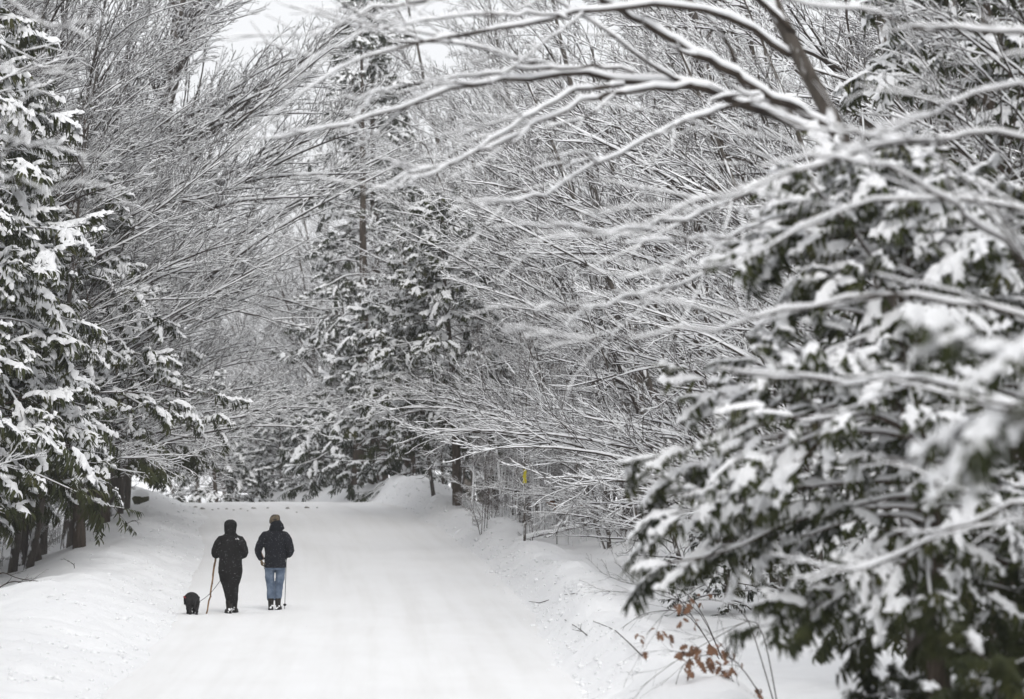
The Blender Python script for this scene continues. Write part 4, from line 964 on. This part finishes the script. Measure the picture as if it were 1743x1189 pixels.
# oak and beech shoots that keep their dry leaves
def leaf_mesh(seed):
    rng = np.random.default_rng(seed); n = 9; t = np.linspace(0, 1, n)
    wd = .5 * np.sin(pi * np.clip(t * .95 + .05, 0, 1)) ** .8 * (1 + .45 * np.cos(t * 4 * 2 * pi)) * .55; wd[0] = .02; wd[-1] = .05
    z = .18 * np.sin(t * 3 + rng.uniform(0, 3)); c = np.stack([np.zeros(n), -t, z], -1)
    L = c + np.stack([-wd, 0 * t, .35 * wd * rng.uniform(.3, 1.5)], -1); R = c + np.stack([wd, 0 * t, .35 * wd * rng.uniform(.3, 1.5)], -1)
    V = np.concatenate([L, c, R]); i = np.arange(n - 1)
    return mesh('leaf', V, np.concatenate([np.stack([i, i + n, i + n + 1, i + 1], -1), np.stack([i + n, i + 2 * n, i + 2 * n + 1, i + n + 1], -1)]), mat=M['leaf'])
LEAVES = [leaf_mesh(i) for i in range(5)]
def leafy(name, base, shoots, clusters, label, seed, lsz=(.06, .10), r=.008):
    rng = np.random.default_rng(seed); e = obj(name, None, None, base); tag(e, label, 'shrub'); bv = Vector(base)
    b, sn = Buf(), Buf()
    for pts in shoots:
        p = np.array([tuple(q - bv) for q in pts]); s = np.linspace(0, len(p) - 1, 14)
        Q = np.stack([np.interp(s, range(len(p)), p[:, i]) for i in range(3)], -1)
        for _ in range(2): Q[1:-1] = .25 * Q[:-2] + .5 * Q[1:-1] + .25 * Q[2:]
        R = np.linspace(r, r * .35, 14)[None]; tubes(b, Q[None], R, 5)
        P2, R2 = children(rng, Q[None], R, 7, .25, 1, (.4, .9), lambda PL, t, g: PL * .22 * g.uniform(.5, 1.3, t.shape), 6, (0, 0, .0), .12, .0025)
        tubes(b, P2, R2, 4)
        P3, R3 = children(rng, P2, R2, 3, .25, 1, (.4, .9), lambda PL, t, g: PL * .4 * g.uniform(.5, 1.3, t.shape), 5, (0, 0, .0), .12, .002)
        tubes(b, P3, R3, 3)
    obj('stems', b.mesh('stems', M['twig']), e)
    for (px, py, d, cnt, sx, sy) in clusters:
        for i in range(cnt):
            p = at(px + rng.normal(0, sx), py + rng.normal(0, sy), d + rng.normal(0, .12)) - bv
            o = obj('leaf', LEAVES[rng.integers(0, 5)], e, p, (rng.normal(1.2, .5), rng.normal(0, .6), rng.uniform(0, 6.3))); s = rng.uniform(*lsz); o.scale = (s, s, s)
d = 44.0; bx = at(1330, 1189, d); bz = gz(bx.x, d)
leafy('oak_shrub', (bx.x, d, bz), [
    [Vector((bx.x, d, bz - .2)), at(1310, 1120, d), at(1290, 1040, d), at(1240, 1075, d), at(1160, 1115, d), at(1090, 1170, d)],
    [Vector((bx.x, d, bz - .2)), at(1240, 1160, d), at(1250, 1120, d), at(1200, 1070, d)],
    [Vector((bx.x, d, bz - .2)), at(1262, 1130, d), at(1230, 1110, d), at(1160, 1120, d), at(1145, 1189, d)],
    [Vector((bx.x, d, bz - .2)), at(1290, 1100, d), at(1262, 1020, d), at(1150, 1018, d), at(1100, 1080, d)],
    [Vector((bx.x, d, bz - .2)), at(1250, 1170, d), at(1235, 1189, d + .1)],
], [(1165, 1112, d, 8, 9, 4), (1190, 1103, d, 10, 10, 5), (1215, 1098, d, 7, 8, 6), (1195, 1122, d, 9, 16, 8), (1222, 1116, d, 7, 12, 8), (1173, 1132, d, 6, 5, 8), (1230, 1138, d, 13, 8, 8), (1218, 1174, d, 15, 14, 8), (1284, 1180, d, 10, 13, 6), (1140, 1088, d, 4, 6, 5), (1086, 1080, d, 4, 4, 6), (1127, 1074, d, 4, 5, 3), (1098, 1108, d, 1, 1, 1), (1160, 1032, d, 5, 8, 5), (1175, 1028, d, 4, 7, 5), (1150, 1052, d, 3, 4, 5), (1192, 1056, d, 2, 3, 3)],
    'oak shrub with clusters of dry brown leaves at the foot of the blurred cedar', 41, (.08, .125))
d = 55.0; bx = at(1240, 1060, d); bz = gz(bx.x, d)
leafy('bare_shrub', (bx.x, d, bz), [
    [Vector((bx.x, d, bz - .2)), at(1180, 1000, d), at(1110, 998, d), at(1060, 992, d), at(1020, 972, d)],
    [Vector((bx.x, d, bz - .2)), at(1190, 1030, d), at(1110, 1010, d), at(1045, 955, d)],
    [at(1083, 1026, d), at(1095, 975, d), at(1103, 950, d), at(1115, 930, d)],
    [Vector((bx.x, d, bz - .2)), at(1150, 1002, d), at(1075, 1008, d), at(1020, 1006, d)],
    [Vector((bx.x, d, bz - .2)), at(1170, 1035, d), at(1095, 1042, d), at(1060, 1068, d)]], [(1130, 990, d, 4, 6, 5), (1200, 1022, d, 5, 8, 6)],
    'bare thin-twigged shrub leaning out over the right snowbank', 42, (.07, .11), .007)
d = 93.0; bx = at(948, 905, d); bz = gz(bx.x, d)
leafy('beech_sapling', (bx.x, d, bz), [[Vector((bx.x, d, bz - .2)), at(948, 880, d), at(945, 850, d), at(930, 835, d)], [at(948, 890, d), at(965, 860, d), at(985, 845, d)]],
    [(940, 848, d, 12, 8, 6), (955, 855, d, 12, 8, 8), (965, 848, d, 8, 9, 5), (983, 852, d, 5, 5, 4)], 'sapling hung with orange-brown leaves in the right wood', 43, (.12, .19), .012)
# brush by the left edge, and shoots poking out of the left bank
d = 72.0; bx = at(-30, 1030, d); bz = gz(bx.x, d)
leafy('brush_pile', (bx.x, d, bz), [[Vector((bx.x, d, bz - .1)), at(20, 985, d), at(60, 1000, d), at(90, 1015, d)], [Vector((bx.x, d, bz - .1)), at(10, 1000, d), at(40, 990, d), at(100, 1008, d)], [Vector((bx.x, d, bz)), at(0, 970, d), at(30, 985, d), at(75, 990, d)], [Vector((bx.x, d, bz)), at(15, 1010, d), at(40, 1030, d), at(62, 1048, d)], [Vector((bx.x, d, bz)), at(5, 1015, d), at(8, 1040, d)]], [], 'pile of dark brush at the left edge behind the snowbank', 44, r=.014)
for q, (px, py, d, tops, lb) in enumerate([(128, 1000, 79, [(126, 960), (108, 950)], 'thin drooping shoot poking out of the left snowbank'), (198, 935, 97, [(212, 893), (232, 882), (238, 898), (245, 920)], 'arched bare shoot beside the leftmost boulder trunks'), (50, 1045, 74, [(30, 1010), (60, 1035), (72, 1048)], 'low twig lying over the snowbank by the brush pile')]):
    b0 = at(px, py, d); z0 = gz(b0.x, d)
    leafy('bare_shoot', (b0.x, d, z0), [[Vector((b0.x, d, z0 - .1))] + [at(a, c, d) for a, c in tops]], [], lb, 50 + q, r=.010)

# crumbs of ploughed snow scattered over both banks
kr = np.random.default_rng(61); nk = 3800
ky = kr.uniform(47, 119, nk); sd = np.where(kr.random(nk) < .62, 1, -1); ks = np.abs(kr.normal(.55, .55, nk)) * np.where(sd > 0, 1, 1.5) - .25
kx = tab(T_XC, ky) + sd * (tab(T_HW, ky) + ks); kz = ground_z(kx, ky); kz = np.maximum(kz, np.where(ks < .2, tab(T_Z, ky) - .02, kz))
kc = np.stack([kx, ky, kz + .004], -1); rr = np.exp(kr.normal(-3.85, .5, nk)).clip(.010, .075)
o6k = np.array([(1, 0, 0), (-1, 0, 0), (0, 1, 0), (0, -1, 0), (0, 0, 1), (0, 0, -1.)]); trik = np.array([(0, 2, 4), (2, 1, 4), (1, 3, 4), (3, 0, 4), (2, 0, 5), (1, 2, 5), (3, 1, 5), (0, 3, 5)])
Vk = kc[:, None] + (o6k[None] * kr.uniform(.7, 1.35, (nk, 6, 1)) + kr.normal(0, .18, (nk, 6, 3))) * rr[:, None, None] * np.array([1, 1, .72])
kb = obj('snow_crumbs', mesh('snow_crumbs', Vk, tris=(trik[None] + (np.arange(nk) * 6)[:, None, None]), mat=M['snow'], smooth=True)); tag(kb, 'crumbs and small chunks of ploughed snow along both banks', 'snow', kind='stuff')

# ------------------------------------------------------------------ air
M['flake'] = mottled('snowflake', [(.3, (.85, .85, .87)), (.7, (.9, .9, .91))], 3, rough=.9, bstr=0)
fr = np.random.default_rng(23); nf = 1600
c = np.stack([fr.uniform(-13, 10, nf), fr.uniform(52, 100, nf), fr.uniform(0, 14, nf)], -1); r = fr.uniform(.003, .0075, nf)
o6 = np.array([(1, 0, 0), (-1, 0, 0), (0, 1, 0), (0, -1, 0), (0, 0, 1), (0, 0, -1.)]); tri = np.array([(0, 2, 4), (2, 1, 4), (1, 3, 4), (3, 0, 4), (2, 0, 5), (1, 2, 5), (3, 1, 5), (0, 3, 5)])
V = c[:, None] + o6[None] * r[:, None, None]
fs = obj('falling_snow', mesh('falling_snow', V, tris=(tri[None] + (np.arange(nf) * 6)[:, None, None]), mat=M['flake'])); tag(fs, 'fine snowflakes drifting through the air', 'snowfall', kind='stuff')

hm = bpy.data.materials.new('winter_haze'); hm.use_nodes = True; t = hm.node_tree; t.nodes.clear()
out = t.nodes.new('ShaderNodeOutputMaterial'); pv = t.nodes.new('ShaderNodeVolumePrincipled')
pv.inputs['Color'].default_value = (.97, .98, 1, 1); pv.inputs['Density'].default_value = .0006; pv.inputs['Anisotropy'].default_value = .2
t.links.new(pv.outputs[0], out.inputs['Volume'])
x0, x1_, y0, y1_, z0, z1 = -905, 905, -145, 955, -2.5, 24
V = [(x, y, z) for z in (z0, z1) for y in (y0, y1_) for x in (x0, x1_)]
hz = obj('haze', mesh('haze', V, [(0, 2, 3, 1), (4, 5, 7, 6), (0, 1, 5, 4), (2, 6, 7, 3), (0, 4, 6, 2), (1, 3, 7, 5)], mat=hm, smooth=False))
tag(hz, 'pale winter haze hanging over the road and woods', kind='stuff')
